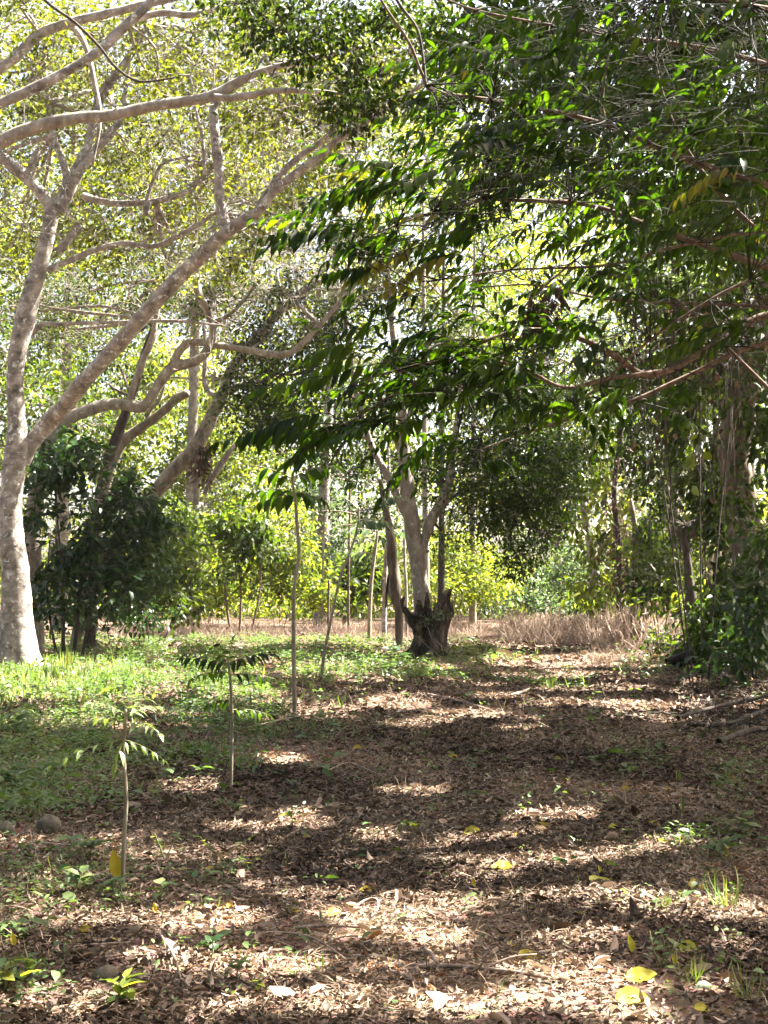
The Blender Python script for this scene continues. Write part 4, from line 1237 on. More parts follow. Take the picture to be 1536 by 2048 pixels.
LI = [(1334, 560, 1045, 15, .012, 'longest dark liana hanging straight down, ending above the yellow leaves'), (1322, 640, 900, 15.4, .006, 'thin liana close left of the longest dark liana'),
      (1385, 620, 960, 17, .006, 'leafy hanging vine with round dangling leaves'), (1428, 600, 1000, 16, .008, 'long bare liana midway between the dangling leaves and the torn trunk'), (1262, 640, 980, 18, .005, 'thin grey liana hanging furthest toward the path'),
      (1452, 640, 1180, 19, .007, 'dark liana hanging close beside the torn bark trunk'), (1405, 700, 1120, 20, .006, 'thin liana falling behind the swollen knot'), (1296, 560, 860, 14, .004, 'short fine liana hanging from the arching branch')]
for i, (px, y0, y1, Y, r, lab) in enumerate(LI):
    a, b = P(px + 8, y0, Y), P(px, y1, Y)
    t = thing('liana', lab, 'vine', list(b), 'lianas hanging right of the path')
    mb = MB()
    n = 9
    pts = [a + (b - a) * k / (n - 1) + np.array([math.sin(k * 1.1 + i) * .05, math.cos(k * .9 + i) * .04, 0]) for k in range(n)]
    tube(mb, pts, [r * (1.1 - .5 * k / n) for k in range(n)], 6, 4, .15, seed=i)
    if i in (0, 3, 5):
        tube(mb, [p + np.array([.03 * math.sin(2 * k), .03 * math.cos(2 * k), 0]) for k, p in enumerate(pts[:7])], [r * .6] * 7, 5, 4, .1, seed=i + 50)
    part('stem', mb, M['dark_bark'], t)
    mb = MB()
    m = {2: 34, 1: 10, 6: 14}.get(i, 12)
    u = rng.random(m)
    pp = a + (b - a) * u[:, None] + rng.normal(size=(m, 3)) * .07
    d = np.stack([rng.normal(size=m) * .7, rng.normal(size=m) * .4, -np.ones(m)], -1)
    leaves(mb, MID, pp, d, flat_dir(m), .16 if i == 2 else .11, None, 1.9 if i == 2 else 1.2)
    part('leaves', mb, M['green'], t)

c = P(1087, 625, 13)
t = thing('dead_leaf_cluster', 'clump of withered brown leaves caught in the overhanging branches', 'dead leaves', list(c))
mb = MB()
clump_leaves(mb, c + rng.normal(size=(16, 3)) * [.10, .08, .13], .10, 16, .12, MID, 1, 1.2)
part('withered_leaves', mb, M['dead'], t)
mb = MB()
twigs(mb, c + rng.normal(size=(14, 3)) * [.1, .08, .2] + [0, 0, .1], c + rng.normal(size=(14, 3)) * [.14, .08, .2] - [0, 0, .1], .006, .003)
part('twigs', mb, M['dark_bark'], t)

# logs
b = G(1378, 1336)
t = thing('charred_log', 'black charred log lying at the right verge of the path', 'log', list(b))
mb = MB()
tube(mb, [b + [-.42, 0, .10], b + [-.2, .05, .15], b + [.1, .1, .2], b + [.45, .2, .24]], [.10, .14, .15, .11], 14, 5, .22, seed=3)
part('trunk', mb, M['char'], t)
mb = MB()
tube(mb, [b + [.0, .05, .26], b + [.25, .1, .36], b + [.5, .1, .36]], [.06, .05, .03], 8, 4, .2, seed=4)
part('branch_stub', mb, M['char'], t)
for k, (lab, pts) in enumerate([
    ('dark fallen branch on the right verge, topmost of its tangle', [(1360, 1462), (1420, 1440), (1480, 1428), (1560, 1420)]),
    ('dark fallen branch on the right verge, crossing low over the tangle', [(1380, 1470), (1450, 1462), (1530, 1440), (1600, 1400)]),
    ('dark fallen branch on the right verge, lowest and thickest of its tangle', [(1440, 1490), (1500, 1478), (1580, 1465)]),
]):
    pp = [G(a, q) + np.array([0, 0, .05 + .05 * (2 - k)]) for a, q in pts]
    mb = MB()
    pp = [q + rng.normal(size=3) * [.05, .05, .02] for q in pp]
    tube(mb, pp, [.022 + .007 * k] * (len(pp) - 1) + [.014], 8, 6, .3, seed=200 + k)
    for q in pp[1:]:
        e = q + rng.normal(size=3) * [.2, .2, .05] + [.1, 0, .14]
        tube(mb, [q, (q + e) / 2 + rng.normal(size=3) * .03, e], [.013, .010, .006], 5, 3, .2)
    single('fallen_branch', mb, M['dark_bark'], lab, 'branch', list(pp[0]), 'dark branches fallen at the right verge')


# ------------------------------------------------------------------ sprays: a bending stalk with two rows of pointed leaflets
def spray(mb, tw, base, d, L, pairs, ll, sag=.35, hang=.8, side_amt=.5, fwd=.45, r=.0021, tone=None, tm=None, ws=1.0, start=.15):
    d = norm(np.asarray(d, float))
    base = np.asarray(base, float)
    n = 7
    u = np.linspace(0, 1, n)
    p = base + d * (u * L)[:, None]
    p[:, 2] -= sag * L * u ** 2
    side0 = norm(np.cross(d, [0, 0, 1.0]))
    p += side0 * (rng.normal() * .12 * L * u ** 2)[:, None]
    tube(tw, p, r * (1.15 - .8 * u), 4, 1, 0, raw=True)
    uu = np.linspace(start, 1, pairs)
    q = np.stack([np.interp(uu, u, p[:, k]) for k in range(3)], 1)
    t = np.stack([np.interp(uu, u, np.gradient(p[:, k])) for k in range(3)], 1)
    t = norm(t)
    sd = norm(np.cross(t, [0, 0, 1.0]))
    Q, D, N, Z = [], [], [], []
    sh = np.sin(np.pi * (.2 + .72 * uu)) ** .5
    for s in (-1, 1):
        dd = norm(t * fwd + s * sd * side_amt + np.array([0, 0, -hang]) + rng.normal(size=q.shape) * .16)
        nn = norm(np.cross(dd, np.cross(t, dd)) * 0 + s * sd * hang * .9 + np.array([0, 0, side_amt + .15]) + t * .25 + rng.normal(size=q.shape) * .22)
        Q.append(q); D.append(dd); N.append(nn)
        Z.append(ll * sh * rng.uniform(.8, 1.15, pairs))
    Q.append(q[-1:]); D.append(norm(t[-1:] + [[0, 0, -hang * .6]])); N.append(np.array([[0, 0, 1.0]]) + rng.normal(size=(1, 3)) * .2); Z.append([ll])
    Q, D, N, Z = np.vstack(Q), np.vstack(D), np.vstack(N), np.concatenate(Z)
    tone = rng.random() * .93 if tone is None else tone
    rr = np.clip(tone * .6 + rng.random(len(Q)) * .36, 0, .95) if tone < .96 else np.full(len(Q), tone)
    leaves(mb, tm or LONG, Q, D, N, Z, rr, ws * rng.uniform(.85, 1.2, len(Q)))


# ------------------------------------------------------------------ the overhanging tree, near on the right
NB = base_at(2000, 9.5)
near = thing('overhanging_tree', 'near dark tree arching long leafy branches over the path from the right', 'tree', NB)
mb = MB()
tp = [NB - [0, 0, .1], NB + [.05, .1, 1.2], NB + [-.05, .3, 2.6], NB + [.1, .4, 4.2], NB + [.3, .6, 6.4], NB + [.5, 1, 9.5]]
tube(mb, tp, [.30, .24, .21, .19, .15, .09], 16, 5, .1, seed=71, flare=(.8, .3, 5))
part('trunk', mb, M['brown_bark'], near)
BR = [
    ([(1950, 480, 13), (1700, 430, 11), (1536, 372, 9), (1468, 350, 8), (1393, 325, 8), (1318, 295, 7.5), (1243, 260, 7), (1148, 232, 6), (1068, 215, 5), (983, 200, 5), (868, 182, 4.5), (845, 150, 4), (818, 85, 3.5), (768, 10, 3), (730, -60, 2.5)], 9.4, 8.4),
    ([(1960, 640, 13), (1700, 590, 9), (1536, 535, 7), (1393, 485, 7), (1293, 450, 7), (1218, 420, 6), (1143, 405, 5.5), (1018, 400, 4.5), (968, 400, 4), (868, 425, 3), (793, 450, 2.5), (700, 490, 1.5)], 9.4, 8.0),
    ([(1900, 700, 8), (1600, 520, 6), (1493, 440, 5.5), (1418, 360, 5), (1363, 280, 4), (1330, 200, 3), (1310, 120, 2)], 9.6, 9.6),
    ([(1900, 560, 7), (1560, 470, 4), (1368, 490, 3.5), (1218, 530, 3.2), (1018, 540, 2.5), (880, 560, 1.5)], 9.5, 8.5),
    ([(1960, 690, 14), (1700, 630, 11), (1536, 630, 9), (1468, 665, 8), (1418, 695, 8), (1343, 738, 7.5), (1285, 748, 7), (1218, 705, 8), (1143, 670, 7.5), (1068, 660, 6), (1018, 665, 5), (943, 695, 4), (868, 745, 3), (768, 800, 2.5), (690, 850, 1.8)], 9.6, 8.6),
    ([(1330, 742, 6), (1218, 757, 5), (1128, 775, 5), (1043, 735, 4.5), (968, 720, 4), (893, 720, 3.5), (793, 740, 2.5), (700, 770, 1.5)], 9.2, 8.3),
    ([(1940, 760, 9), (1700, 720, 7), (1536, 685, 6), (1368, 755, 5), (1268, 800, 4.5), (1168, 830, 4), (1060, 862, 2.5), (960, 900, 1.5)], 10, 9.6),
    ([(1900, 660, 7), (1536, 615, 4.5), (1318, 605, 4), (1193, 595, 3.5), (1068, 570, 2.5), (950, 575, 1.5)], 9.8, 9.2),
    ([(1950, 330, 10), (1700, 200, 8), (1536, 130, 7), (1400, 95, 6), (1250, 75, 5), (1100, 50, 4), (950, 20, 3), (850, -20, 2)], 9.5, 8.8),
    ([(1950, 240, 9), (1700, 60, 7), (1500, 10, 5), (1330, -20, 4)], 9, 8),
    ([(1280, 60, 2.5), (1225, 70, 3), (1215, 120, 3), (1205, 200, 2.6), (1212, 240, 1.5)], 8.6, 8.6),
    ([(520, -60, 3), (545, 0, 3), (570, 60, 3.2), (585, 85, 3), (620, 112, 2.4), (665, 150, 1.6), (700, 190, 1)], 10.5, 10.5),
    ([(760, -60, 4), (800, 10, 4), (835, 60, 3.5), (848, 130, 3.5), (852, 170, 3)], 8.6, 8.4),
    ([(1500, 560, 4), (1420, 600, 3.5), (1300, 680, 3), (1200, 770, 2.5), (1150, 810, 1.5)], 8.8, 8.8),
    ([(1150, 520, 2.5), (1060, 600, 2.5), (1035, 650, 2.5), (1010, 700, 2), (930, 780, 1.5)], 8.8, 8.6),
    ([(1560, 800, 5), (1480, 720, 4), (1400, 640, 3.5), (1340, 600, 2.5)], 9.5, 9.5),
]
NBP = []
for i, (pts, Ya, Yb) in enumerate(BR):
    mb = MB()
    Ys = list(np.linspace(Ya, Yb, len(pts)))
    pp = px_tube(mb, pts, 9, 8, 5, .08, 300 + i, Ys)
    NBP += list(pp)
    if i < 9:
        j = np.argmin([np.linalg.norm(pp[0] - q) for q in tp])
        if i not in (5,):
            tube(mb, [tp[min(max(j, 2), 4)], pp[0] * .6 + tp[min(max(j, 2), 4)] * .4, pp[0]], [.09, .06, pts[0][2] * Ya / F], 8, 3, .08, seed=i)
    part('branch', mb, M['branch'] if i not in (11, 12) else M['dark_bark'], near)
NBP = np.array(NBP)
mbL, mbT, mbY = MB(), MB(), MB()
REG = [(1300, 70, 280, 110, 105, 7.4, 10.5), (1010, 100, 150, 90, 46, 7.6, 10), (1460, 240, 130, 120, 48, 7.5, 10.5), (1170, 250, 220, 80, 58, 7.6, 10), (1010, 320, 170, 70, 52, 7.4, 9.5),
       (760, 372, 60, 18, 7, 7.3, 8.2), (900, 430, 180, 50, 36, 7.4, 9), (1260, 390, 210, 80, 46, 7.6, 10), (1490, 430, 90, 80, 18, 8, 10), (670, 470, 60, 12, 5, 7.4, 8.4), (760, 500, 70, 25, 8, 7.4, 8.6),
       (790, 590, 60, 30, 6, 7.4, 8.6), (1000, 680, 190, 45, 34, 7.6, 9.2), (850, 745, 150, 50, 30, 7.6, 9.2), (1080, 780, 160, 55, 32, 8, 10), (1200, 600, 160, 60, 16, 8, 10), (640, 860, 70, 30, 8, 8, 9.5),
       (760, 830, 90, 45, 16, 8, 9.5), (1300, 800, 110, 50, 10, 8.5, 10.5), (1480, 600, 80, 80, 12, 8.5, 10), (1555, 1000, 40, 190, 18, 8.2, 10.5), (1220, 500, 150, 60, 10, 8, 10), (1420, 620, 110, 90, 6, 8, 10.5), (880, 900, 70, 40, 8, 8.4, 10), (1400, 690, 90, 40, 9, 8.4, 9.6), (860, 230, 60, 50, 12, 8, 9.5), (1150, 130, 300, 110, 90, 10.5, 13.5), (1350, 300, 220, 150, 90, 10.5, 13.5), (1050, 420, 200, 60, 20, 10, 12), (1000, 740, 230, 70, 24, 9.5, 12), (1460, 480, 120, 80, 24, 11, 14), (1010, 510, 140, 60, 16, 8, 10.5)]
for (cx, cy, rx, ry, n, Ya, Yb) in REG:
    for _ in range(int(n * (2.0 if cy < 330 else 1.3))):
        a, rr = rng.random() * 6.283, math.sqrt(rng.random())
        Y = rng.uniform(Ya, Yb)
        L = rng.uniform(.38, .62)
        b = P(cx + rx * rr * math.cos(a) + 55, cy + ry * rr * math.sin(a) - 10, Y)
        d = [-.75 + rng.normal() * .5, rng.normal() * .6, .08 + rng.normal() * .34]
        yel = rng.random() < .005
        spray(mbY if yel else mbL, mbT, b, d, L, int(rng.integers(6, 10)), rng.uniform(.095, .155), sag=rng.uniform(.0, .4), hang=rng.uniform(.05, .8), side_amt=rng.uniform(.4, .95), fwd=rng.uniform(.4, 1.0))
        j = NBP[np.argmin(np.linalg.norm(NBP - b, axis=1))]
        if np.linalg.norm(j - b) < .75:
            mid = (j + b) / 2 + rng.normal(size=3) * .05
            tube(mbT, [j, mid, b], [.005, .004, .0028], 4, 3, 0)
for (px, py, L, ll) in ((720, 360, .55, .16), (700, 395, .5, .15), (800, 372, .55, .16), (640, 472, .6, .15), (760, 465, .6, .16), (870, 560, .5, .2), (800, 600, .5, .2), (830, 575, .45, .2), (720, 690, .55, .16), (660, 720, .55, .15), (620, 760, .5, .14), (560, 860, .55, .15), (600, 835, .5, .15), (780, 640, .5, .16), (700, 545, .4, .14)):
    spray(mbL, mbT, P(px + 60, py - 8, 7.9), [-.95, rng.normal() * .3, .02], L, 8, ll, sag=.22, hang=.75, side_amt=.5, fwd=.6)
for (px, py) in ((870, 520), (800, 505), (1455, 335)):
    spray(mbY, mbT, P(px + 40, py - 12, 8.2), [-.9, .1, -.1], .45, 8, .15, hang=.8)
part('leaf_sprays', mbL, M['near'], near)
part('yellow_sprays', mbY, M['yellow_crown'], near, label='yellowing leaves among the dark overhanging sprays')
part('leaf_stalks', mbT, M['stalk'], near)
mb, tw = MB(), MB()
for (cx, cy, rx, ry, Y, n) in ((1100, 40, 170, 110, 15, 60), (1400, 60, 200, 130, 15, 90), (1280, 220, 220, 90, 15, 70), (1480, 300, 130, 110, 15.5, 50), (1050, 240, 120, 80, 14.5, 30), (960, 60, 110, 90, 14.5, 26), (1300, 380, 180, 60, 15.5, 30), (1480, 480, 100, 70, 15.5, 22)):
    cs, c = blob_centers(cx, cy, Y, rx, ry, 1.2, n, .02)
    clump_leaves(mb, cs, .34, 26, .14, MID, .6, .5)
    twigs(tw, cs + [.45, 0, .1] + rng.normal(size=cs.shape) * .2, cs, .006, .003)
part('inner_foliage', mb, M['near'], near)
mb, tw = MB(), MB()
for (cx, cy, rx, ry, n) in ((510, 50, 80, 55, 26), (630, 110, 90, 60, 34), (740, 180, 80, 60, 34), (690, 30, 120, 45, 34), (820, 40, 100, 60, 26), (600, 20, 90, 40, 20), (700, 235, 60, 25, 12), (420, 25, 40, 25, 6)):
    cs, c = blob_centers(cx, cy, 10.6, rx, ry, .7, n, .05)
    clump_leaves(mb, cs, .15, 24, .065, MID, .6, .5)
    twigs(tw, cs + rng.normal(size=cs.shape) * .22 + [.05, 0, .08], cs, .004, .002)
part('small_leaf_sprays', mb, M['small_dark'], near)
part('small_twigs', tw, M['dark_bark'], near, kind='stuff')

# unseen crowns added to shade the path, left open over chosen sun patches
def shade_crown(n, y0, y1, root, dens, seed):
    y = rng.uniform(y0, y1, n)
    half = 768 / F * y * 1.15 + .8
    x = (rng.random(n) * 2 - 1) * half
    g = np.stack([x, y, gz(x, y)], -1)
    px, py, _ = proj(g)
    j = rng.normal(size=(n, 2)) * .5
    sm = sunmask(px, py)
    open_l = np.clip(1.15 - np.abs((py - 1510) / 130), 0, 1) * np.clip((560 - px) / 300, 0, 1)     # thinner cover over the left herbs
    fl = fnoise(np.stack([x, y], -1), 2.6, 41)
    spz = np.clip(1.3 - np.abs(px - 760) / 420, 0, 1) * np.clip(1.4 - np.abs(py - 1760) / 170, 0, 1)
    thin = .05 + spz * .45 + np.clip(.5 + 1.3 * (fl - .25), 0, 1) * (.45 + .4 * open_l + .35 * (py > 1800) + .3 * ((py < 1480) & (px < 900)))
    keep = (rng.random(n) > np.clip(sm * 1.25, 0, 1)) & (rng.random(n) > thin) & ((py < 1470) | (sm < .55))
    g = g[keep]
    z = (1.6 + .454 * g[:, 1] + 2.2) / (1 - .454 * S[1] / S[2])
    z = np.maximum(z, 8.0) + rng.random(len(g)) ** 1.5 * 2.4
    p = g + S * (z / S[2])[:, None]
    mb = MB()
    leaves(mb, FAR, p, flat_dir(len(p), .5), up_n(len(p), .45), rng.uniform(.18, .32, len(p)))
    part('shade_crown', mb, M['small_dark'], root)
    return p


hc = shade_crown(115000, 3.6, 15, near, 1, 1)
tw = MB()
ctr = NB + np.array([.5, 1, 9.0])
pick = hc[rng.integers(0, len(hc), 70)]
def sunny(path):
    u = np.linspace(0, 1, 40)[:, None]
    pts = np.vstack([path[i] * (1 - u) + path[i + 1] * u for i in range(len(path) - 1)])
    a, b2, dd = proj(pts - S * (pts[:, 2:] / S[2]))
    return np.any((dd > 1) & (b2 > 1200) & (b2 < 2100) & (sunmask(a, b2) > .4))


for q in pick:
    path = [ctr, ctr * .5 + q * .5 + [0, 0, -.3], q]
    if not sunny(path):  # unseen branches skipped where they would darken a wanted sun patch
        tube(tw, path, [.06, .04, .012], 5, 4, .05)
part('shade_branches', tw, M['dark_bark'], near)
hc = shade_crown(190000, 15, 36.5, tr, 1, 2)
tw = MB()
ctr = P(1520, -150, DR)
pick = hc[rng.integers(0, len(hc), 60)]
for q in pick:
    if q[0] > 4 and not sunny([ctr, ctr * .5 + q * .5 + [0, 0, -.6], q]):
        tube(tw, [ctr, ctr * .5 + q * .5 + [0, 0, -.6], q], [.10, .06, .015], 5, 4, .05)
part('shade_branches', tw, M['dark_bark'], tr)


# ------------------------------------------------------------------ saplings
def sapling(label, px, Y, pts, sprays, ll, mat='herb', stem_mat='stem', name='sapling', ws=1.0, hang=.6, cat='sapling', tm=None):
    b = base_at(px, Y)
    t = thing(name, label, cat, b, 'young saplings planted left of the path')
    mb = MB()
    px_tube(mb, pts, Y, 8, 5, .07, int(px), ground0=True)
    part('stem', mb, M[stem_mat], t)
    mb, tw = MB(), MB()
    for (a, c, dx, dz, L, pr, hg) in sprays:
        dy = rng.normal() * .45
        spray(mb, tw, P(a, c, Y), [dx, dy, dz], L, pr, ll * rng.uniform(.85, 1.15), sag=.25, hang=hang * hg, side_amt=.6, fwd=.5, r=.0035 * Y / 9, ws=ws, tm=tm)
    part('foliage', mb, M[mat], t)
    part('leaf_stalks', tw, M['greenstem'] if Y < 12 else M[stem_mat], t)


sapling('slim sapling nearest the viewer with a whorl of pale narrow leaflets on top', 246, 7.0,
        [(246, 1780, 5.5), (247, 1700, 5), (252, 1610, 5), (249, 1540, 4.6), (246, 1490, 4.4), (251, 1450, 4), (252, 1420, 3)],
        [(252, 1425, .25, .8, .16, 4, .2), (252, 1430, -.6, .55, .26, 5, .3), (252, 1432, .75, .5, .30, 6, .3), (250, 1445, -.95, .25, .34, 6, .4), (252, 1448, .95, .28, .36, 6, .4), 
         (249, 1478, -1, -.1, .38, 5, .5), (250, 1480, .8, -.25, .22, 4, .9), (250, 1478, -.2, -.5, .12, 3, 1), (252, 1440, .3, .6, .3, 5, .3)], .082, 'sapling', ws=.95, tm=LONG)
sapling('slim sapling with drooping dark leaf sprays, between the nearest and the tallest sapling', 462, 10.5,
        [(462, 1582, 4), (463, 1500, 4), (464, 1430, 3.5), (461, 1370, 3), (457, 1325, 2.5)],
        [(457, 1330, -.9, .45, .40, 6, 1), (457, 1328, .9, .5, .42, 7, 1), (458, 1345, -1, .1, .40, 6, 1), (459, 1350, 1, .15, .38, 6, 1), (463, 1420, .9, .1, .32, 5, 1.2), (463, 1400, -.9, .05, .25, 4, 1.2), (457, 1326, .1, 1, .25, 5, .7), (457, 1332, -.5, .75, .3, 5, .9)],
        .125, 'near', ws=1.0)
sapling('tallest slim sapling, wavy bare stem and big drooping leaves at its top', 590, 17.0,
        [(590, 1432, 5), (588, 1350, 5), (587, 1250, 4.6), (589, 1170, 4.4), (598, 1110, 4.2), (594, 1050, 3.8), (591, 1000, 3.5), (585, 960, 2.6), (592, 925, 2)],
        [(590, 985, -.9, .35, .75, 5, 1.1), (591, 990, -.8, .0, .45, 4, 1.3), (591, 985, .8, .1, .42, 4, 1.3), (588, 960, -.8, .5, .7, 5, 1.1), (588, 955, .8, .5, .6, 5, 1.1), (591, 930, .1, 1, .4, 4, .8), (591, 935, -.5, .7, .6, 5, 1), (592, 930, .7, .6, .7, 5, 1)],
        .27, 'near', ws=1.25)
sapling('thin sapling leaning right in an open curve, with grey green leaves', 642, 22.5,
        [(641, 1368, 4), (648, 1310, 3.8), (664, 1230, 3.4), (682, 1150, 3), (705, 1090, 2.6), (716, 1045, 2.2), (718, 1015, 1.6)],
        [(716, 1030, -.9, .3, .8, 6, 1), (716, 1040, .9, .25, .7, 6, 1), (718, 1020, .8, .5, .8, 7, 1), (717, 1020, -.6, .7, .5, 5, .9), (716, 1050, -.9, .1, .7, 5, 1), (716, 1045, .5, .1, .5, 5, 1.2)],
        .24, 'blue', ws=1.1)
sapling('grey stemmed sapling leaning right near the clearing, close left of the pale straight pole', 738, 40,
        [(738, 1272, 5), (740, 1210, 4.5), (744, 1150, 4), (752, 1090, 3.5), (755, 1060, 2.5)],
        [(755, 1065, -.9, .3, 1.2, 6, 1), (755, 1065, .9, .4, 1.3, 6, 1), (753, 1080, -.8, .0, 1.0, 5, 1.2), (755, 1060, .3, .9, .7, 5, .9), (750, 1110, -.9, .3, .9, 5, 1), (754, 1070, .7, -.1, 1.1, 6, 1.2)],
        .38, 'blue', ws=1.1)


# ------------------------------------------------------------------ seedlings and tufts on the ground
def seedling(label, px, py, h, nl, ls, mat='herb', style='herb', ws=1.2, spread=.5, group='seedlings sprouting through the litter'):
    b = G(px, py)
    t = thing('seedling' if style != 'tuft' else 'grass_tuft', label, 'seedling' if style != 'tuft' else 'grass', list(b), group)
    mb, tw = MB(), MB()
    if style == 'tuft':
        n = int(nl * 1.6)
        a = rng.random(n) * 6.283
        lean = rng.uniform(.15, 1.1, n)
        d = np.stack([np.cos(a) * lean, np.sin(a) * lean, np.ones(n)], -1)
        leaves(mb, BLADE, b + rng.normal(size=(n, 3)) * [.025, .025, 0], d, np.stack([np.cos(a), np.sin(a), .3 + 0 * a], -1), h * rng.uniform(.35, 1.15, n), None, rng.uniform(.3, .6, n) if h < .5 else .8)
        part('blades', mb, M[mat], t)
        return
    ns = 1 if style == 'single' else 3
    for s in range(ns):
        top = b + np.array([rng.normal() * spread * h * (ns > 1), rng.normal() * spread * h * (ns > 1), h * rng.uniform(.7, 1)])
        tube(tw, [b - [0, 0, .01], (b + top) / 2 + rng.normal(size=3) * .01, top], [.0045, .0035, .002], 5, 3, 0)
        n = max(3, nl // ns)
        a = np.arange(n) * 2.4 + rng.random() * 6
        u = rng.uniform(.45, 1, n)
        q = b + (top - b) * u[:, None]
        d = np.stack([np.cos(a), np.sin(a), rng.uniform(-.1, .6, n)], -1)
        leaves(mb, MID, q, d, up_n(n, .2), ls * rng.uniform(.7, 1.2, n), None, ws)
    part('stem', tw, M['greenstem'], t)
    part('leaves', mb, M[mat], t)


for a in [
    ('bright green seedling on bare litter straight below the tallest sapling', 583, 1660, .15, 7, .085, 'bright', 'single'),
    ('round leaved green seedling in the middle of the path', 832, 1678, .12, 7, .06, 'bright', 'single'),
    ('large leaved seedling at the right edge, upper of two', 1490, 1672, .16, 10, .12, 'herb', 'single'),
    ('broad leaved green plant at the right edge, beneath the large leaved seedling', 1440, 1720, .14, 15, .10, 'herb', 'herb'),
    ('pale green star shaped seedling near the bottom edge, lobed leaves spread wide', 262, 2010, .10, 14, .10, 'bright', 'herb'),
    ('four broad leaves on one stem at the foot of the nearest sapling', 325, 1800, .12, 5, .12, 'herb', 'single'),
    ('bushy green weed left of the nearest sapling foot', 165, 1790, .15, 18, .085, 'herb', 'herb'),
    ('green weed hugging the foot of the nearest sapling', 250, 1800, .12, 15, .075, 'herb', 'herb'),
    ('broad flat leaved plant beyond the nearest sapling stem', 180, 1720, .16, 16, .12, 'herb', 'herb'),
    ('sunlit weed with pale thin stalks right of the nearest sapling stem', 330, 1720, .20, 10, .055, 'bright', 'herb'),
    ('sunlit weed with upright stalks in the bright litter patch', 440, 1715, .18, 10, .05, 'bright', 'herb'),
    ('dark lobed seedling near the bottom beside a sunlit patch', 478, 1965, .10, 8, .065, 'herb', 'single'),
    ('dark heart leaved seedling with drooping leaves low in the litter', 420, 1925, .11, 7, .075, 'coffee', 'single'),
    ('thin weed with tiny leaves among grass at the lower right', 1325, 1935, .17, 14, .045, 'herb', 'herb'),
    ('bright green plant cut by the left edge near the bottom', 5, 1985, .14, 12, .10, 'bright', 'herb'),
    ('low dark weed lying across the shaded path', 1262, 1550, .10, 14, .10, 'herb', 'herb'),
    ('small weed with yellow leaves at the far side of the shade', 640, 1450, .22, 8, .12, 'herb', 'single'),
    ('tiny seedling on sunlit litter near the bottom middle', 515, 1990, .07, 6, .045, 'bright', 'single'),
    ('young plant with dark leaves before the central herbs', 470, 1625, .08, 8, .07, 'herb', 'single'),
    ('sprouting weed behind the yellow leaf on the middle litter', 500, 1745, .12, 8, .05, 'bright', 'herb'),
    ('broad leaved plant at the left edge among the herbs', 15, 1480, .30, 12, .20, 'herb', 'herb'),
    ('leafy weed at the left edge above the round stone', 40, 1580, .22, 16, .14, 'herb', 'herb'),
    ('blue green broad weed in front of the rotten stump', 800, 1330, .35, 12, .30, 'blue', 'herb'),
    ('yellow green sprig at the right foot of the rotten stump', 925, 1320, .45, 14, .22, 'bright', 'herb'),
    ('thin twiggy sprig right of the stump by the path', 955, 1335, .45, 7, .20, 'herb', 'single'),
    ('seedling sprig standing at the right verge before the charred log', 1325, 1365, .35, 14, .16, 'green', 'herb'),
]:
    seedling(*a)
for a in [
    ('tall bright grass tuft catching the sun at the lower right', 1450, 1822, .21, 26, 0, 'grass', 'tuft'),
    ('short bright grass tuft left of the tall sunlit tuft', 1330, 1815, .10, 18, 0, 'grass', 'tuft'),
    ('thin grass tuft at the bottom right corner', 1490, 2005, .18, 14, 0, 'grass', 'tuft'),
    ('sparse arching grass tuft between weeds at the lower right', 1385, 1965, .15, 12, 0, 'grass', 'tuft'),
    ('broad bladed bright grass clump at the pale trunk foot', 130, 1352, .55, 34, 0, 'grass', 'tuft'),
    ('small grass patch in the middle of the far path', 1100, 1378, .28, 30, 0, 'grass', 'tuft'),
]:
    seedling(*a, group='grass tufts')


# ------------------------------------------------------------------ yellow fallen leaves
def yellow_leaf(label, px, py, wpx, stand=False, tone=.5, shape=1.0):
    b = G(px, py)
    k = b[1] / F
    L = wpx * k * 1.05
    ys = np.linspace(0, 1, 9)
    ws = (.22 if stand else .32) * shape * np.sin(np.pi * np.clip(ys, 0, 1) ** .85) ** .8 * (1 - .25 * ys) + .008
    V, q = [], []
    c1, c2 = rng.uniform(.25, .7), rng.uniform(-.5, .5)
    for i, (y, wd) in enumerate(zip(ys, ws)):
        z = c2 * (y - .5) ** 2 + .02 * math.sin(i * 2)
        for s in (-1, -.5, 0, .5, 1):
            e = 1 + (.07 if (i % 2 and abs(s) == 1) else 0)
            V.append([s * wd * e, y - .5, z + c1 * abs(s) ** 1.5 * wd + rng.normal() * .006])
    for i in range(8):
        for j in range(4):
            a = i * 5 + j
            q.append([a, a + 5, a + 6, a + 1])
    V.append([.012, -.5, .0]); V.append([-.012, -.5, .0]); V.append([.008, -.72, .03]); V.append([-.008, -.72, .03])
    n0 = 45
    q.append([n0, n0 + 1, n0 + 3, n0 + 2])
    V = np.array(V) * L
    a = rng.uniform(-.6, .6) + (math.pi / 2 if rng.random() < .8 else .6) * (1 if rng.random() < .5 else -1)
    ax = np.array([math.cos(a), math.sin(a), 0])
    if stand:
        y = norm([-.25, .1, 1.0]); nn = norm([.3, -1, .25])
    else:
        y = norm([math.sin(a), math.cos(a), rng.normal() * .12])
        nn = norm([rng.normal() * .2, -.55 - .25 * rng.random(), 1])
    x = norm(np.cross(y, nn)); z = np.cross(x, y)
    W = V[:, :1] * x + V[:, 1:2] * y + V[:, 2:3] * z
    W[:, 2] -= W[:, 2].min()
    W = W + b + [0, 0, .012]
    mb = MB()
    mb.add(W, q, None, np.clip(tone + rng.normal(size=len(W)) * .08, 0, 1))
    single('fallen_leaf', mb, M['yellow'], label, 'leaf', list(b), 'yellow leaves fallen on the litter')


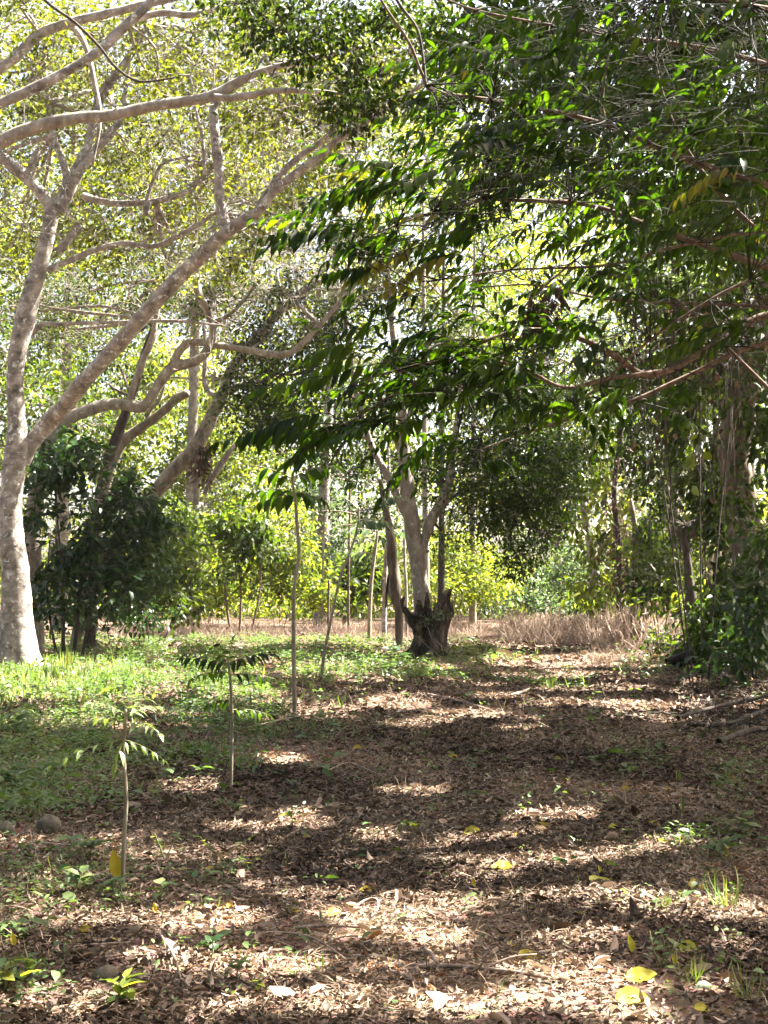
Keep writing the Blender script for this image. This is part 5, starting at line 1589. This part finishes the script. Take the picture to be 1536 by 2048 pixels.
for a in [
    ('largest yellow green fallen leaf at the bottom, toothed edge turned up', 1265, 2008, 66, False, .85, 1.1), ('fallen yellow leaf behind the largest one, dull olive and flat', 1283, 1965, 60, False, .7),
    ('bright yellow fallen leaf tip, rearmost of the trio around the largest leaf', 1286, 1950, 26, False, .4), ('long bright yellow leaf on shaded litter below the stick pile', 1056, 1920, 40),
    ('small bright yellow leaf just behind the long one near the stick pile', 1026, 1898, 22), ('upright pointed green yellow leaf right of the middle litter', 1262, 1918, 34, True, .9),
    ('long folded green yellow leaf beside the thin weed', 1372, 1905, 44, False, .9), ('standing serrated yellow leaf leaning at the nearest sapling foot', 231, 1778, 58, True, .45),
    ('bright yellow leaf with curled edge in the sunlit left litter', 421, 1745, 22, False, .5), ('yellow leaf lying amid green weeds right of the nearest sapling', 456, 1822, 24, False, .4),
    ('small yellow leaf on the litter before the curved stick', 590, 1828, 20), ('flat yellow leaf touching the curved loop stick', 668, 1834, 30, False, .6),
    ('yellow leaf on the left litter under the green weeds', 172, 1867, 28), ('small yellow leaf below the left weeds, toward the bottom edge', 231, 1888, 20),
    ('small pointed yellow leaf at the end of the leaning stick', 309, 1835, 20, True, .5), ('spotted yellow leaf at the left edge near the bottom', 26, 1903, 26, True, .6),
    ('yellow leaf beside the lone bright seedling', 614, 1680, 20), ('orange yellow leaf in the near end of the middle sun streak', 1085, 1657, 26, False, .2),
    ('long yellow leaf on dark litter in the middle of the path', 1002, 1742, 42, False, .5), ('long green yellow leaf on dark litter beyond the right grass tufts', 1197, 1771, 46, False, .85),
    ('upright little yellow leaf behind the long green yellow leaf', 1200, 1757, 18, True, .7), ('pale yellow leaf on the middle sun streak', 1228, 1662, 24, False, .8),
    ('bright yellow leaf at the right end of the middle sun streak', 1308, 1654, 26), ('thin yellow leaf lying at the lower side of the middle sun streak', 1325, 1690, 24),
    ('yellow leaf on the dark far litter, left of the shaded path centre', 905, 1518, 18), ('pale yellow leaf on the dark far litter at the path centre', 1120, 1521, 20, False, .7),
    ('small orange leaf on dark litter right of the path centre', 1250, 1582, 20, False, .15), ('yellow leaf in deep shade toward the right verge', 1330, 1583, 20),
    ('bright yellow leaf on the far left litter before the tallest sapling', 717, 1500, 20), ('slim yellow leaf in the shade near the round leaved seedling', 945, 1672, 34, False, .7),
    ('yellow leaf leaning in straw by the middle sun patch', 947, 1782, 18, True, .4), ('yellow leaf standing near the right edge weeds', 1451, 1722, 22, True, .35),
    ('long dark yellow leaf at the edge of the right sun patch', 1395, 1782, 46, False, .6), ('yellow leaf in the shade left of the straw patch', 730, 1786, 24, False, .4),
    ('small yellow leaf at the border of the middle sun patch', 1062, 1822, 14), ('small dull yellow leaf between the two lower sun patches', 1165, 1832, 16, False, .8),
    ('pale yellow green leaf below the upright pointed leaf', 1348, 1942, 24, True, .9), ('small yellow leaf on the shaded near path above the stick pile', 1030, 1675, 14), ('dull yellow leaf cut off by the bottom edge', 1405, 2030, 34, False, .7),
]:
    yellow_leaf(*a)

# big brown leaves that lie on top of the litter
def brown_leaf(label, px, py, wpx, tone):
    b = G(px, py)
    L = wpx * b[1] / F
    T, q, t = T_curl(rng.uniform(.4, 1.0), rng.uniform(.2, .9))
    a = rng.random() * 6.283
    y = np.array([[math.cos(a), math.sin(a), .1]])
    mb = MB()
    leaves(mb, (T, q, t), b[None] + [0, 0, .02], y, norm(np.array([[rng.normal() * .2, -.5, 1]])), L, tone, 1.15)
    single('fallen_leaf', mb, M['litter'], label, 'leaf', list(b), 'large brown leaves on the litter')


for a in [('large pinkish brown leaf on the litter near the bottom, left part', 590, 2005, 60, .85), ('orange brown curled leaf right beside the pinkish brown one', 620, 2002, 50, .97), ('broad brown leaf half buried at the bottom edge', 870, 2040, 70, .75),
          ('upright round brown leaf in the litter by the stick pile', 985, 1920, 30, .7), ('tan brown flat leaf lying in the lower sun patch', 900, 2015, 55, .9), ('pointed pale leaf in the litter at the bottom', 700, 2000, 32, .8),
          ('big brown curved leaf near the lower right weed', 1390, 1962, 60, .6), ('domed brown leaf in the sunlit weeds right of the nearest sapling', 352, 1716, 36, .75), ('dark red brown leaf lying below the second sapling', 285, 1600, 20, .35), ('pale curled leaf beside the sunlit tuft', 1365, 1806, 36, .85),
          ('white backed folded leaf in the deep shade of the path', 1340, 1596, 20, .85)]:
    brown_leaf(*a)

# ------------------------------------------------------------------ sticks, stones
for k, (lab, pts, r, z) in enumerate([
    ('long thin curved stick arching over the litter near the bottom', [(525, 1872), (600, 1883), (650, 1905), (712, 1947)], .0055, .03),
    ('straight grey stick leaning on the litter below the small pointed leaf', [(318, 1880), (345, 1935), (362, 1982)], .006, .05),
    ('thin stick forking beside the straight leaning grey stick', [(345, 1945), (372, 1985), (385, 1992)], .004, .03),
    ('thick bent stick, longest of the pile on the near litter', [(760, 1935), (833, 1943), (900, 1946), (968, 1952), (1040, 1958), (1108, 1968)], .010, .025),
    ('short grey stick, upright end of the stick pile', [(850, 1915), (862, 1935), (874, 1948)], .010, .05),
    ('stick crossing the left end of the pile', [(770, 1950), (800, 1958), (838, 1978)], .008, .02),
    ('thin stick on the left of the pile toward the viewer', [(700, 1918), (760, 1925), (820, 1942)], .007, .02),
    ('straight stick lying flat beyond the curved stick', [(598, 1860), (670, 1862), (752, 1864)], .008, .02),
    ('curved looping stick on the sunlit straw', [(680, 1858), (700, 1836), (728, 1815), (752, 1812), (756, 1828), (742, 1842)], .006, .03),
    ('thin straight stick near the big yellow green leaf', [(1178, 1984), (1225, 1985), (1275, 1987)], .004, .015),
    ('thin branch on the far litter below the tallest sapling', [(500, 1462), (560, 1452), (620, 1438)], .012, .06),
    ('dark curved branch on the straw left of the far path', [(848, 1390), (918, 1408), (974, 1424)], .014, .04),
    ('bare grey branch slanting down from the right verge', [(1402, 1322), (1432, 1345), (1464, 1372)], .016, .12),
    ('thin fallen stick beside the left stone', [(60, 1690), (110, 1700), (180, 1705)], .006, .03),
    ('thin curved stalk rising over litter right of the second sapling', [(655, 1548), (700, 1540), (770, 1566)], .006, .05),
    ('thin twig on the lower left litter under the yellow leaf', [(110, 1905), (190, 1900), (260, 1893)], .006, .02),
    ('short thick twig near the bottom centre', [(610, 1960), (640, 1985), (660, 2010)], .008, .02),
    ('long twig across the lower right litter', [(1130, 1870), (1200, 1868), (1290, 1876)], .005, .02),
]):
    pp = []
    for i, (a, q) in enumerate(pts):
        p = G(a, q)
        p[2] += z * (.4 + .8 * math.sin(math.pi * (i + .3) / len(pts)))
        pp.append(p)
    mb = MB()
    rr = [r * (1.1 - .5 * i / len(pp)) for i in range(len(pp))]
    tube(mb, pp, rr, 7, 6, .14, seed=400 + k)
    if k in (3, 0, 12, 10):
        m = pp[len(pp) // 2]
        tube(mb, [m, m + norm(pp[-1] - pp[0]) * .10 + [.02, .05, .04], m + norm(pp[-1] - pp[0]) * .2 + [.03, .09, .05]], [r * .7, r * .5, r * .3], 5, 3, .1, seed=k)
    single('stick', mb, M['stick'], lab, 'stick', list(pp[0]), 'dry sticks on the litter')

b = G(1462, 1425)
t = thing('brush_pile', 'low heap of dead twigs and pale dry leaves on the right verge', 'brush pile', list(b))
mb, tw = MB(), MB()
q = np.array([G(x, y) for x, y in zip(rng.uniform(1350, 1600, 900), rng.uniform(1365, 1478, 900))])
q[:, 2] += rng.random(900) ** 2 * .16
ids = rng.integers(0, 2, 900)
leaves(mb, T_curl(.5, .7), q[ids == 0], flat_dir((ids == 0).sum(), .4), up_n((ids == 0).sum(), .6), .085, None, .9)
leaves(mb, T_curl(-.4, 1.0), q[ids == 1], flat_dir((ids == 1).sum(), .4), up_n((ids == 1).sum(), .6), .095, None, .9)
part('dry_leaves', mb, M['litter'], t)
a = np.array([G(x, y) for x, y in zip(rng.uniform(1360, 1600, 130), rng.uniform(1365, 1475, 130))]) + [0, 0, .06]
e = a + np.stack([rng.normal(size=130) * .35, rng.normal(size=130) * .35, rng.uniform(-.05, .22, 130)], -1)
twigs(tw, a, e, .009, .004)
part('twigs', tw, M['dark_bark'], t, kind='stuff')

b = G(1453, 1352)
mb = MB()
tube(mb, [b - [0, 0, .05], b + [-.03, 0, .25], b + [-.07, .02, .52]], [.035, .03, .035], 8, 4, .25, seed=9)
tube(mb, [b + [-.03, 0, .3], b + [.12, 0, .38], b + [.26, 0, .42]], [.012, .01, .006], 5, 3, .1, seed=10)
single('broken_stake', mb, M['branch'], 'pinkish broken upright stub with a side twig at the right verge', 'stub', list(b))
b = G(1348, 1312)
mb = MB()
tube(mb, [b - [0, 0, .05], b + [-.02, 0, .25], b + [-.05, .02, .48]], [.07, .06, .02], 9, 4, .3, seed=19)
single('wood_stub', mb, M['stick'], 'small pale sunlit wooden stub standing behind the charred log', 'stub', list(b))


def stone(label, px, py, wpx, hpx, seed):
    b = G(px, py)
    k = b[1] / F
    n, m = 20, 12
    V = []
    for i in range(m + 1):
        th = math.pi * i / m
        for j in range(n):
            ph = 2 * math.pi * j / n
            V.append([math.sin(th) * math.cos(ph), math.sin(th) * math.sin(ph), math.cos(th)])
    V = np.array(V)
    V = V * (1 + .16 * fnoise(V, 1.8, seed) + .06 * fnoise(V, 5, seed + 1) + .03 * fnoise(V, 11, seed + 2))[:, None]
    V = V * [wpx * k / 2, wpx * k / 2.3, hpx * k * .62] + b + [0, wpx * k / 2.3, hpx * k * .20]
    idx = np.arange((m + 1) * n).reshape(m + 1, n)
    nx = np.roll(idx, -1, 1)
    mb = MB()
    mb.add(V, np.stack([idx[:-1], nx[:-1], nx[1:], idx[1:]], -1).reshape(-1, 4))
    single('stone', mb, M['stone'], label, 'stone', list(b), 'stones on the left litter')


stone('rounded tan stone half lit in the left litter', 92, 1668, 52, 42, 1)
stone('grey stone cut by the left edge beside the tan one', 6, 1676, 42, 34, 5)
stone('flat grey stone sunk among weeds near the lower left', 205, 1968, 56, 34, 9)


# ------------------------------------------------------------------ the thin haze between the far trees
def haze():
    m, nt, out = nodes('haze_air')
    v = nt.nodes.new('ShaderNodeVolumePrincipled')
    v.inputs['Color'].default_value = (.93, .95, 1, 1)
    v.inputs['Density'].default_value = 0.00012
    v.inputs['Anisotropy'].default_value = .3
    nt.links.new(v.outputs[0], out.inputs['Volume'])
    mb = MB()
    x, y0, y1, z0, z1 = 330, -40, 430, -1.6, 48
    V = [[-x, y0, z0], [x, y0, z0], [x, y1, z0], [-x, y1, z0], [-x, y0, z1], [x, y0, z1], [x, y1, z1], [-x, y1, z1]]
    mb.add(V, [[3, 2, 1, 0], [4, 5, 6, 7], [0, 1, 5, 4], [1, 2, 6, 5], [2, 3, 7, 6], [3, 0, 4, 7]])
    o = bpy.data.objects.new('haze', mb.mesh('haze', m, False))
    COL.objects.link(o)
    tag(o, 'thin bright haze between the far trees', None, None, 'stuff')


haze()
